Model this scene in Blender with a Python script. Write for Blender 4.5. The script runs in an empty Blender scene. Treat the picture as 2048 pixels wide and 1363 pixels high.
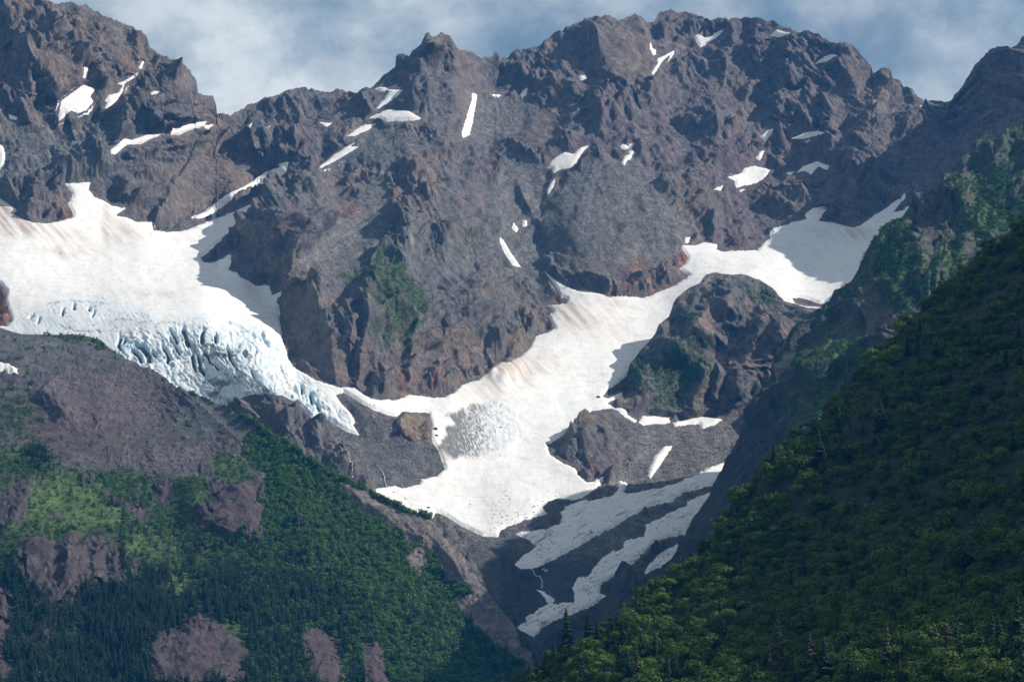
import bpy, math, random, time
import numpy as np
T0 = time.time()
R = math.radians
sc = bpy.context.scene
COL = sc.collection
random.seed(7)
RNG = np.random.default_rng(11)

# ------------------------------------------------------------------ camera
FOC = 5807.0                       # focal length in photo pixels (2048 wide)
PITCH = R(7.7)
CAMZ = 5.0
cam_d = bpy.data.cameras.new('camera')
cam = bpy.data.objects.new('camera', cam_d)
COL.objects.link(cam)
cam_d.sensor_width = 36.0
cam_d.lens = 36.0 * FOC / 2048.0
cam_d.clip_start = 1.0
cam_d.clip_end = 60000.0
cam.location = (0, 0, CAMZ)
cam.rotation_euler = (R(90) + PITCH, 0, 0)
sc.camera = cam

# ------------------------------------------------------------------ sun and sky
SUN_EL, SUN_SIDE = R(40), R(-12)
sx, sy, sz = math.cos(SUN_EL) * math.cos(SUN_SIDE), -math.cos(SUN_EL) * math.sin(SUN_SIDE), math.sin(SUN_EL)
sun_d = bpy.data.lights.new('sun', 'SUN')
sun = bpy.data.objects.new('sun', sun_d)
COL.objects.link(sun)
sun_d.energy = 5.0
sun_d.angle = R(0.53)
sun_d.color = (1.0, 0.955, 0.885)
from mathutils import Vector
sun.rotation_euler = Vector((sx, sy, sz)).to_track_quat('Z', 'Y').to_euler()
sun.location = (600, -300, 900)

world = bpy.data.worlds.new('World')
sc.world = world
world.use_nodes = True
wn, wl = world.node_tree.nodes, world.node_tree.links
wn.clear()
w_out = wn.new('ShaderNodeOutputWorld')
w_bg = wn.new('ShaderNodeBackground')
w_bg.inputs['Strength'].default_value = 0.056
w_sky = wn.new('ShaderNodeTexSky')
w_sky.sky_type = 'NISHITA'
w_sky.sun_disc = False
w_sky.sun_elevation = SUN_EL
w_sky.sun_rotation = math.atan2(sx, sy)
w_sky.air_density = 1.3
w_sky.dust_density = 0.6
w_sky.ozone_density = 3.0
w_tc = wn.new('ShaderNodeTexCoord')
def wnoise(scale, detail, rough, loc=(0, 0, 0), stretch=(1, 1, 1)):
    m = wn.new('ShaderNodeMapping'); m.inputs['Location'].default_value = loc
    m.inputs['Scale'].default_value = stretch
    n = wn.new('ShaderNodeTexNoise'); n.inputs['Scale'].default_value = scale
    n.inputs['Detail'].default_value = detail; n.inputs['Roughness'].default_value = rough
    wl.new(w_tc.outputs['Generated'], m.inputs['Vector']); wl.new(m.outputs[0], n.inputs['Vector'])
    return n
def ramp(nodes, links, src, stops):
    r = nodes.new('ShaderNodeValToRGB')
    el = r.color_ramp.elements
    while len(el) < len(stops): el.new(0.5)
    for e, (p, c) in zip(el, stops):
        e.position = p; e.color = (*c, 1) if len(c) == 3 else c
    links.new(src, r.inputs['Fac'])
    return r
CL_LOC = (0.0, 2.6, 0.0)
w_big = wnoise(5.0, 3, 0.5, CL_LOC, (1, 1, 1.5))
w_det = wnoise(13.0, 9, 0.6, (1, 2, 3), (1, 1, 1.3))
w_mix = wn.new('ShaderNodeMix'); w_mix.data_type = 'FLOAT'; w_mix.inputs[0].default_value = 0.45
wl.new(w_big.outputs['Fac'], w_mix.inputs[2]); wl.new(w_det.outputs['Fac'], w_mix.inputs[3])
w_ramp = ramp(wn, wl, w_mix.outputs[0], [(0.39, (0.0, 0.0, 0.0)), (0.48, (0.45, 0.45, 0.45)), (0.60, (1, 1, 1))])
w_cl = ramp(wn, wl, w_det.outputs['Fac'], [(0.34, (3.8, 5.6, 7.0)), (0.58, (11.6, 12.2, 12.4))])
w_m = wn.new('ShaderNodeMix'); w_m.data_type = 'RGBA'
wl.new(w_ramp.outputs['Color'], w_m.inputs[0])
wl.new(w_sky.outputs[0], w_m.inputs[6]); wl.new(w_cl.outputs['Color'], w_m.inputs[7])
wl.new(w_m.outputs[2], w_bg.inputs['Color'])
wl.new(w_bg.outputs[0], w_out.inputs['Surface'])

sc.render.engine = 'CYCLES'
sc.view_settings.view_transform = 'Standard'
sc.view_settings.look = 'None'
sc.view_settings.exposure = 0.33
sc.view_settings.gamma = 1.0
sc.view_settings.use_curve_mapping = False
sc.cycles.max_bounces = 4
sc.cycles.diffuse_bounces = 2
sc.cycles.glossy_bounces = 1
sc.cycles.transmission_bounces = 2
sc.cycles.volume_bounces = 0
sc.cycles.transparent_max_bounces = 6

# ------------------------------------------------------------------ helpers
def tag(o, label=None, cat=None, group=None, kind=None):
    if label: o['label'] = label
    if cat: o['category'] = cat
    if group: o['group'] = group
    if kind: o['kind'] = kind
    return o

CP, SP = math.cos(PITCH), math.sin(PITCH)
def at(px, py, Y):
    """world point at forward distance Y seen at photo pixel (px, py)"""
    px = np.asarray(px, float); py = np.asarray(py, float); Y = np.asarray(Y, float)
    a = (px - 1024.0) / FOC
    b = (681.5 - py) / FOC
    fy = CP - b * SP
    fz = SP + b * CP
    k = Y / fy
    return np.stack([a * k, Y, CAMZ + fz * k], -1)
def to_px(P):
    x, y, z = P[..., 0], P[..., 1], P[..., 2] - CAMZ
    d = y * CP + z * SP
    return 1024 + FOC * x / d, 681.5 - FOC * (-y * SP + z * CP) / d

def _hash(ix, iy, seed):
    h = (ix.astype(np.int64) * 374761393 + iy.astype(np.int64) * 668265263 + seed * 1442695041) & 0xffffffff
    h = ((h ^ (h >> 13)) * 1274126177) & 0xffffffff
    h = ((h ^ (h >> 16)) * 2246822519) & 0xffffffff
    return (h ^ (h >> 15)) & 0xffffffff
def perlin(x, y, seed=0):
    ix = np.floor(x).astype(np.int64); iy = np.floor(y).astype(np.int64)
    fx = x - ix; fy = y - iy
    u = fx * fx * fx * (fx * (fx * 6 - 15) + 10); v = fy * fy * fy * (fy * (fy * 6 - 15) + 10)
    def g(dx, dy):
        a = _hash(ix + dx, iy + dy, seed) * (2 * math.pi / 4294967296.0)
        return np.cos(a) * (fx - dx) + np.sin(a) * (fy - dy)
    n0 = g(0, 0) * (1 - u) + g(1, 0) * u
    n1 = g(0, 1) * (1 - u) + g(1, 1) * u
    return (n0 * (1 - v) + n1 * v) * 1.5
def fbm(x, y, octv=4, seed=0, gain=0.5):
    s = 0; a = 1; t = 0
    for i in range(octv):
        s = s + a * perlin(x * 2 ** i + 17.3 * i, y * 2 ** i - 9.1 * i, seed + i); t += a; a *= gain
    return s / t
def ridged(x, y, octv=4, seed=0, gain=0.5):
    s = 0; a = 1; t = 0; w = 1
    for i in range(octv):
        n = 1 - np.abs(perlin(x * 2.03 ** i + 5.7 * i, y * 2.03 ** i + 3.1 * i, seed + i)) * 1.6
        n = n * n * w
        w = np.clip(n * 1.6, 0, 1)
        s = s + a * n; t += a; a *= gain
    return s / t
def crags(x, y, seed=0, lean=0.5, sharp=1.0):
    """upper envelope of randomly tilted wedges: angular blocks with sharp crests, about 0..1"""
    ix = np.floor(x).astype(np.int64); iy = np.floor(y).astype(np.int64)
    best = np.full(x.shape, -9.0)
    for dx in (-1, 0, 1):
        for dy in (-1, 0, 1):
            h = _hash(ix + dx, iy + dy, seed)
            h2 = _hash(ix + dx, iy + dy, seed + 77)
            cx = ix + dx + (h & 1023) / 1023.0
            cy = iy + dy + ((h >> 10) & 1023) / 1023.0
            a = ((h >> 20) & 1023) / 1023.0 * 2 * math.pi
            amp = 0.55 + 0.45 * (h2 & 1023) / 1023.0
            tx = (((h2 >> 10) & 1023) / 1023.0 - 0.5) * lean
            ty = (((h2 >> 20) & 1023) / 1023.0 - 0.3) * lean
            ux = x - cx; uy = y - cy
            ca, sa = np.cos(a), np.sin(a)
            rx = np.abs(ux * ca - uy * sa); ry = np.abs(ux * sa + uy * ca)
            d = np.maximum(rx + 0.45 * ry, 0.85 * ry)
            best = np.maximum(best, amp - d * 0.85 * sharp + tx * ux + ty * uy)
    return best
def sstep(a, b, x):
    t = np.clip((x - a) / (b - a), 0, 1)
    return t * t * (3 - 2 * t)

def seg_dist(px, py, pts, closed=False):
    """distance to a polyline, and the side (positive = right of the direction of travel, seen in the photo)"""
    best = np.full(px.shape, 1e9); side = np.zeros(px.shape); tt = np.zeros(px.shape)
    n = len(pts); m = n if closed else n - 1
    L = 0.0
    for i in range(m):
        x0, y0 = pts[i]; x1, y1 = pts[(i + 1) % n]
        dx, dy = x1 - x0, y1 - y0; l2 = dx * dx + dy * dy + 1e-9
        t = np.clip(((px - x0) * dx + (py - y0) * dy) / l2, 0, 1)
        ex = px - (x0 + t * dx); ey = py - (y0 + t * dy)
        d = np.sqrt(ex * ex + ey * ey)
        k = d < best
        best = np.where(k, d, best)
        side = np.where(k, dx * (py - y0) - dy * (px - x0), side)
        tt = np.where(k, (i + t) / m, tt)
    return best, side, tt
def poly_sd(px, py, pts, margin=30.0):
    """signed distance in photo pixels, positive inside; -margin outside the box"""
    out = np.full(px.shape, -margin)
    xs = [p[0] for p in pts]; ys = [p[1] for p in pts]
    sel = (px > min(xs) - margin) & (px < max(xs) + margin) & (py > min(ys) - margin) & (py < max(ys) + margin)
    if not sel.any(): return out
    x, y = px[sel], py[sel]
    ins = np.zeros(x.shape, bool)
    n = len(pts)
    for i in range(n):
        x0, y0 = pts[i]; x1, y1 = pts[(i + 1) % n]
        if y0 == y1: continue
        c = (y0 > y) != (y1 > y)
        ins ^= c & (x < (x1 - x0) * (y - y0) / (y1 - y0) + x0)
    d, _, _ = seg_dist(x, y, pts, True)
    out[sel] = np.where(ins, d, -np.minimum(d, margin))
    return out

def tps(ctrl):
    c = np.array(ctrl, float)
    P = c[:, :2] / 500.0
    n = len(P)
    def U(r2): return 0.5 * r2 * np.log(r2 + 1e-12)
    d2 = ((P[:, None] - P[None]) ** 2).sum(-1)
    K = U(d2) + np.eye(n) * 0.0015
    A = np.zeros((n + 3, n + 3)); A[:n, :n] = K
    A[:n, n] = 1; A[:n, n + 1:] = P; A[n, :n] = 1; A[n + 1:, :n] = P.T
    w = np.linalg.solve(A, np.concatenate([c[:, 2], np.zeros(3)]))
    def f(px, py):
        x = np.asarray(px, float).ravel() / 500.0; y = np.asarray(py, float).ravel() / 500.0
        s = w[n] + w[n + 1] * x + w[n + 2] * y
        for i in range(n):
            s += w[i] * U((x - P[i, 0]) ** 2 + (y - P[i, 1]) ** 2)
        return s.reshape(np.shape(px))
    return f

def grid_faces(nr, nc, keep=None):
    r = np.arange(nr - 1)[:, None] * nc; c = np.arange(nc - 1)[None]
    a = (r + c)
    q = np.stack([a, a + nc, a + nc + 1, a + 1], -1).reshape(-1, 4)
    if keep is not None: q = q[keep.reshape(-1)]
    return q
def mesh_np(name, verts, quads, mat, attrs=None, smooth=True, parent=None):
    """verts (n,3), quads (m,k) -> one mesh object; unused vertices dropped"""
    used = np.zeros(len(verts), bool); used[quads.ravel()] = True
    idx = np.cumsum(used) - 1
    verts = verts[used]; quads = idx[quads]
    me = bpy.data.meshes.new(name)
    k = quads.shape[1]
    me.vertices.add(len(verts)); me.vertices.foreach_set('co', verts.astype(np.float32).ravel())
    me.loops.add(quads.size); me.loops.foreach_set('vertex_index', quads.astype(np.int32).ravel())
    me.polygons.add(len(quads))
    me.polygons.foreach_set('loop_start', (np.arange(len(quads)) * k).astype(np.int32))
    if smooth: me.polygons.foreach_set('use_smooth', np.ones(len(quads), bool))
    for an, av in (attrs or {}).items():
        av = av[used]
        if av.ndim == 2:
            A = me.attributes.new(an, 'FLOAT_COLOR', 'POINT')
            c4 = np.ones((len(av), 4), np.float32); c4[:, :3] = av
            A.data.foreach_set('color', c4.ravel())
        else:
            A = me.attributes.new(an, 'FLOAT', 'POINT'); A.data.foreach_set('value', av.astype(np.float32))
    me.update(calc_edges=True)
    if mat: me.materials.append(mat)
    o = bpy.data.objects.new(name, me)
    COL.objects.link(o)
    if parent: o.parent = parent
    return o

# ------------------------------------------------------------------ materials
def new_mat(name):
    m = bpy.data.materials.new(name); m.use_nodes = True
    n, l = m.node_tree.nodes, m.node_tree.links
    b = n['Principled BSDF']
    b.inputs['Specular IOR Level'].default_value = 0.25
    return m, n, l, b
def tex(n, l, kind, scale, detail=4, rough=0.6, mapscale=(1, 1, 1), rot=(0, 0, 0)):
    g = n.new('ShaderNodeNewGeometry')
    mp = n.new('ShaderNodeMapping'); mp.inputs['Scale'].default_value = mapscale
    mp.inputs['Rotation'].default_value = rot
    l.new(g.outputs['Position'], mp.inputs['Vector'])
    t = n.new(kind); t.inputs['Scale'].default_value = scale
    if kind == 'ShaderNodeTexNoise':
        t.inputs['Detail'].default_value = detail; t.inputs['Roughness'].default_value = rough
    l.new(mp.outputs[0], t.inputs['Vector'])
    return t
def mulcol(n, l, a, b, fac=1.0):
    m = n.new('ShaderNodeMix'); m.data_type = 'RGBA'; m.blend_type = 'MULTIPLY'
    m.inputs[0].default_value = fac
    l.new(a, m.inputs[6]); l.new(b, m.inputs[7])
    return m.outputs[2]
def rock_material(name, bump=3.0, fine=0.30, strata=True):
    m, n, l, b = new_mat(name)
    at_ = n.new('ShaderNodeAttribute'); at_.attribute_name = 'col'
    t1 = tex(n, l, 'ShaderNodeTexNoise', 0.045, 10, 0.72, (1, 1, 0.75), (0, 0.5, 0))
    r1 = ramp(n, l, t1.outputs['Fac'], [(0.30, (0.42, 0.42, 0.45)), (0.5, (0.95, 0.95, 0.95)), (0.70, (1.75, 1.68, 1.60))])
    t2 = tex(n, l, 'ShaderNodeTexNoise', fine, 6, 0.75)
    r2 = ramp(n, l, t2.outputs['Fac'], [(0.33, (0.45, 0.46, 0.50)), (0.50, (1.0, 1.0, 1.0)), (0.68, (1.7, 1.62, 1.55))])
    c = mulcol(n, l, at_.outputs['Color'], r1.outputs['Color'])
    c = mulcol(n, l, c, r2.outputs['Color'])
    l.new(c, b.inputs['Base Color'])
    b.inputs['Roughness'].default_value = 0.85
    t3 = tex(n, l, 'ShaderNodeTexNoise', 0.11, 9, 0.7, (1.2, 1.2, 0.6), (0, 0.45, 0))
    bp = n.new('ShaderNodeBump'); bp.inputs['Distance'].default_value = bump * 1.6; bp.inputs['Strength'].default_value = 1.0
    l.new(t3.outputs['Fac'], bp.inputs['Height'])
    l.new(bp.outputs[0], b.inputs['Normal'])
    return m
M_ROCK = rock_material('mountain_rock', 4.0, 0.28)
M_ROCKN = rock_material('near_rock', 3.0, 0.45)

def snow_material():
    m, n, l, b = new_mat('old_snow')
    at_ = n.new('ShaderNodeAttribute'); at_.attribute_name = 'col'
    t2 = tex(n, l, 'ShaderNodeTexNoise', 0.05, 9, 0.7, (1, 1, 1))
    r2 = ramp(n, l, t2.outputs['Fac'], [(0.30, (0.80, 0.785, 0.77)), (0.52, (1, 1, 1))])
    c = mulcol(n, l, at_.outputs['Color'], r2.outputs['Color'])
    l.new(c, b.inputs['Base Color'])
    b.inputs['Roughness'].default_value = 0.75
    t3 = tex(n, l, 'ShaderNodeTexNoise', 0.12, 7, 0.65, (1, 1, 1))
    bp = n.new('ShaderNodeBump'); bp.inputs['Distance'].default_value = 1.6; bp.inputs['Strength'].default_value = 0.6
    l.new(t3.outputs['Fac'], bp.inputs['Height']); l.new(bp.outputs[0], b.inputs['Normal'])
    return m
M_SNOW = snow_material()

def leaf_material(name, c0, c1, trans=0.25):
    m, n, l, b = new_mat(name)
    oi = n.new('ShaderNodeObjectInfo')
    g = tex(n, l, 'ShaderNodeTexNoise', 0.012, 3, 0.6)
    g2 = tex(n, l, 'ShaderNodeTexNoise', 0.6, 2, 0.5)
    ad = n.new('ShaderNodeMath'); ad.operation = 'ADD'; l.new(oi.outputs['Random'], ad.inputs[0]); l.new(g.outputs['Fac'], ad.inputs[1])
    ad2 = n.new('ShaderNodeMath'); ad2.operation = 'MULTIPLY_ADD'; ad2.inputs[1].default_value = 0.35; ad2.inputs[2].default_value = 0.0
    l.new(ad.outputs[0], ad2.inputs[0])
    ad3 = n.new('ShaderNodeMath'); ad3.operation = 'MULTIPLY_ADD'; ad3.inputs[1].default_value = 0.45; l.new(g2.outputs['Fac'], ad3.inputs[0]); l.new(ad2.outputs[0], ad3.inputs[2])
    r = ramp(n, l, ad3.outputs[0], [(0.30, c0), (0.80, c1)])
    l.new(r.outputs['Color'], b.inputs['Base Color'])
    b.inputs['Roughness'].default_value = 0.7
    b.inputs['Specular IOR Level'].default_value = 0.15
    tr = n.new('ShaderNodeBsdfTranslucent'); l.new(r.outputs['Color'], tr.inputs['Color'])
    mx = n.new('ShaderNodeMixShader'); mx.inputs[0].default_value = trans
    l.new(b.outputs[0], mx.inputs[1]); l.new(tr.outputs[0], mx.inputs[2])
    l.new(mx.outputs[0], n['Material Output'].inputs['Surface'])
    return m
M_SPRUCE = leaf_material('spruce_needles', (0.014, 0.036, 0.024), (0.034, 0.068, 0.036), 0.1)
M_SPRUCE_OLD = leaf_material('lichen_grey_needles', (0.040, 0.047, 0.034), (0.085, 0.090, 0.062), 0.1)
M_ALDER = leaf_material('alder_leaves', (0.018, 0.050, 0.010), (0.115, 0.185, 0.028), 0.18)
M_ALDER_FAR = leaf_material('alder_leaves_far', (0.024, 0.070, 0.018), (0.125, 0.235, 0.045), 0.25)
def plain(name, c, rough=0.85):
    m, n, l, b = new_mat(name)
    t = tex(n, l, 'ShaderNodeTexNoise', 1.5, 5, 0.6)
    r = ramp(n, l, t.outputs['Fac'], [(0.3, tuple(v * 0.6 for v in c)), (0.7, tuple(min(1, v * 1.35) for v in c))])
    l.new(r.outputs['Color'], b.inputs['Base Color']); b.inputs['Roughness'].default_value = rough
    return m
M_BARK = plain('bark', (0.10, 0.085, 0.07))
M_STONE = plain('boulder_stone', (0.17, 0.155, 0.15))
M_DSTONE = plain('dark_boulder_stone', (0.10, 0.10, 0.105))

# ------------------------------------------------------------------ terrain outlines, traced where visible as (px, py) in the photo
SKY = [(-600,40),(-300,-60),(0,-45),(60,-15),(91,5),(129,6),(141,1.5),(158,9),(176,13),(188,22),(217,34),(241,44),(264,50),(282,60),
(293,73),(301,94),(307,96),(315,106),(339,126),(346,120),(352,123),(376,144),(387,164),(392,189),(398,191),(423,194),(431,205),
(434,229),(464,230),(475,223),(500,210),(511,207),(538,200),(556,191),(603,180),(626,185),(673,176),(711,185),(732,176),(741,178),
(764,153),(788,136),(796,117),(807,110),(818,117),(840,94),(851,69),(857,67),(864,76),(882,65),(899,73),(908,91),(917,104),(952,109),
(964,117),(983,119),(985,108),(990,108),(993,119),(1011,125),(1018,116),(1028,106),(1082,97),(1094,79),(1109,65),(1126,66),(1144,53),
(1164,47),(1169,38),(1211,28),(1235,37),(1249,37),(1260,35),(1271,25),(1282,32),(1295,45),(1308,43),(1318,26),(1373,23),(1393,32),
(1423,44),(1458,44),(1472,37),(1516,34),(1528,41),(1546,38),(1559,47),(1572,54),(1616,63),(1639,72),(1648,85),(1672,95),(1704,95),
(1728,114),(1742,135),(1745,150),(1766,139),(1779,142),(1786,157),(1804,173),(1821,185),(1833,200),(1851,205),(1871,202),(1901,207),
(1909,202),(1912,191),(1927,176),(1945,147),(1956,126),(1980,103),(1998,95),(2024,98),(2034,91),(2046,73),(2100,70),(2300,160),(2700,300),(3000,400)]  # unseen right end shaped low so the sun clears it
FAR_BOT = [(-600,800),(0,800),(300,850),(560,985),(750,1090),(880,1160),(1000,1330),(1075,1385),(1150,1370),(1250,1300),(1400,1180),
(1500,1020),(1600,860),(1700,720),(1800,620),(1900,520),(2048,440),(2400,420),(3000,560)]

# forward distance in metres at photo points
FAR_D = [
(-500,0,6900),(-500,400,6300),(-500,760,5300),
(0,-40,6950),(150,5,7000),(300,95,7050),(385,160,7080),(430,215,7150),(60,100,6780),(150,150,6800),(250,170,6900),(330,220,6850),
(0,250,6600),(120,280,6620),(250,280,6720),(380,260,6980),(450,250,7250),(60,380,6420),(200,350,6560),(350,340,6820),(330,440,6600),
(450,330,6980),(520,270,7150),(500,215,7350),(600,185,7500),(700,190,7450),(540,310,7080),(620,260,7150),(560,340,6980),(480,390,6780),
(400,450,6620),(520,392,6860),(500,372,6960),(560,345,7050),(440,425,6760),(535,365,6960),
# left snow basin and icefall
(-200,450,6350),(0,430,6330),(100,460,6330),(200,470,6390),(300,500,6340),(0,550,6050),(150,560,6080),(300,570,6080),(430,470,6560),
(430,560,6160),(520,590,6150),(0,640,5850),(150,640,5790),(300,640,5720),(420,650,5670),(540,670,5740),(400,720,5560),(500,740,5500),
(350,790,5480),(450,820,5440),(560,760,5480),(600,820,5380),(680,810,5420),(710,860,5320),
# middle peak and its shoulders
(870,75,7560),(800,140,7480),(760,200,7350),(860,200,7330),(930,110,7700),(1000,125,7850),(1050,110,7900),(900,260,7150),(935,275,7250),
(980,260,7400),(1000,200,7650),(780,240,7200),(700,270,7120),(650,330,6950),(750,320,6950),(850,330,6900),(610,355,6800),
(700,400,6650),(800,400,6650),(900,400,6680),(550,435,6290),(500,480,6220),(465,515,6250),(535,470,6150),(560,500,6110),(600,430,6260),(620,480,6200),(548,400,6560),(575,392,6640),(700,480,6360),(780,480,6380),
(860,500,6350),(940,450,6600),(980,520,6480),(1010,450,6800),(560,560,6080),(600,560,6020),(680,560,6040),(760,560,6030),(860,600,6030),
(960,600,6130),(1040,620,6240),(1080,600,6330),(1100,650,6150),(565,650,5980),(600,650,5800),(680,660,5740),(760,670,5730),(860,680,5810),
(960,680,5960),(1040,690,6020),(590,720,5720),(640,740,5600),(720,770,5530),(800,780,5540),(880,780,5620),(940,760,5720),(990,730,5800),
# gully, scree cone and slabs
(1050,300,7250),(1060,420,6950),(1040,480,6730),(1080,530,6560),(1110,590,6330),(1150,200,7550),(1150,300,7200),(1250,300,7200),
(1200,380,6950),(1280,380,6950),(1150,460,6650),(1250,450,6680),(1350,440,6750),(1200,540,6420),(1300,570,6420),(1360,520,6560),
(1400,400,7000),(1400,470,6760),(1500,470,6850),(1440,330,7220),(1350,330,7150),
# upper right massif
(1200,40,8000),(1250,100,7850),(1330,40,8100),(1400,60,8080),(1540,50,8000),(1600,80,7900),(1350,150,7800),(1450,150,7850),(1550,150,7820),
(1650,100,7850),(1720,110,7800),(1740,190,7600),(1300,200,7620),(1420,230,7550),(1550,240,7560),(1650,240,7480),(1780,160,7650),
(1850,215,7600),(1880,210,7550),(1500,340,7300),(1600,330,7300),(1600,400,7050),(1700,300,7250),(1780,260,7300),(1700,400,7000),
(1800,350,7050),
# dark wall on the far right
(1901,215,7380),(1950,150,7100),(2000,110,6980),(2048,80,6880),(2200,120,6750),(2600,280,6500),(2900,380,6300),(1900,300,7000),(1980,220,6780),(2048,250,6520),(1880,380,6650),
(1830,420,6700),(2000,400,6150),(2300,380,6000),(2800,480,5700),
# right basin of snow
(1420,500,6640),(1560,470,6840),(1680,450,6960),(1780,410,6950),(1500,540,6470),(1600,560,6480),(1700,520,6600),(1560,600,6250),
(1650,610,6250),(1750,520,6500),(1400,560,6420),(1400,640,6180),(1500,700,6000),(1600,700,5950),
# snow tongue
(1160,600,6280),(1250,610,6300),(1330,600,6350),(1150,680,6060),(1250,690,6080),(1080,720,5900),(1180,760,5840),(1260,760,5860),
(1000,760,5720),(1060,820,5620),(1130,840,5610),(900,800,5550),(800,810,5470),(950,880,5450),(1050,900,5440),(880,930,5290),(1000,960,5260),
(1100,960,5280),(820,990,5130),(960,1040,5050),(1060,1020,5090),
# dark moraine, lower slabs, valley floor
(720,830,5360),(800,860,5340),(760,930,5230),(860,900,5330),(650,900,5200),(750,980,5110),(560,850,5320),(600,900,5170),
(1200,830,5640),(1230,870,5530),(1150,900,5430),(1250,940,5360),(1350,900,5560),(1400,840,5800),(1300,835,5730),(1450,840,5800),(1500,820,5900),
(1400,930,5430),(1330,970,5290),(1200,1000,5160),(1100,1060,4990),(1000,1070,4940),(1300,1030,5080),(1400,1000,5200),(1050,1130,4790),
(1150,1120,4810),(1250,1100,4890),(1350,1080,4960),(950,1110,4800),(1000,1180,4600),(1100,1200,4580),(1200,1180,4660),(1300,1150,4760),
(1050,1260,4420),(1150,1260,4440),(1050,1330,4280),(1150,1340,4260),(1250,1250,4500),(1400,1120,4900),
]
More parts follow.
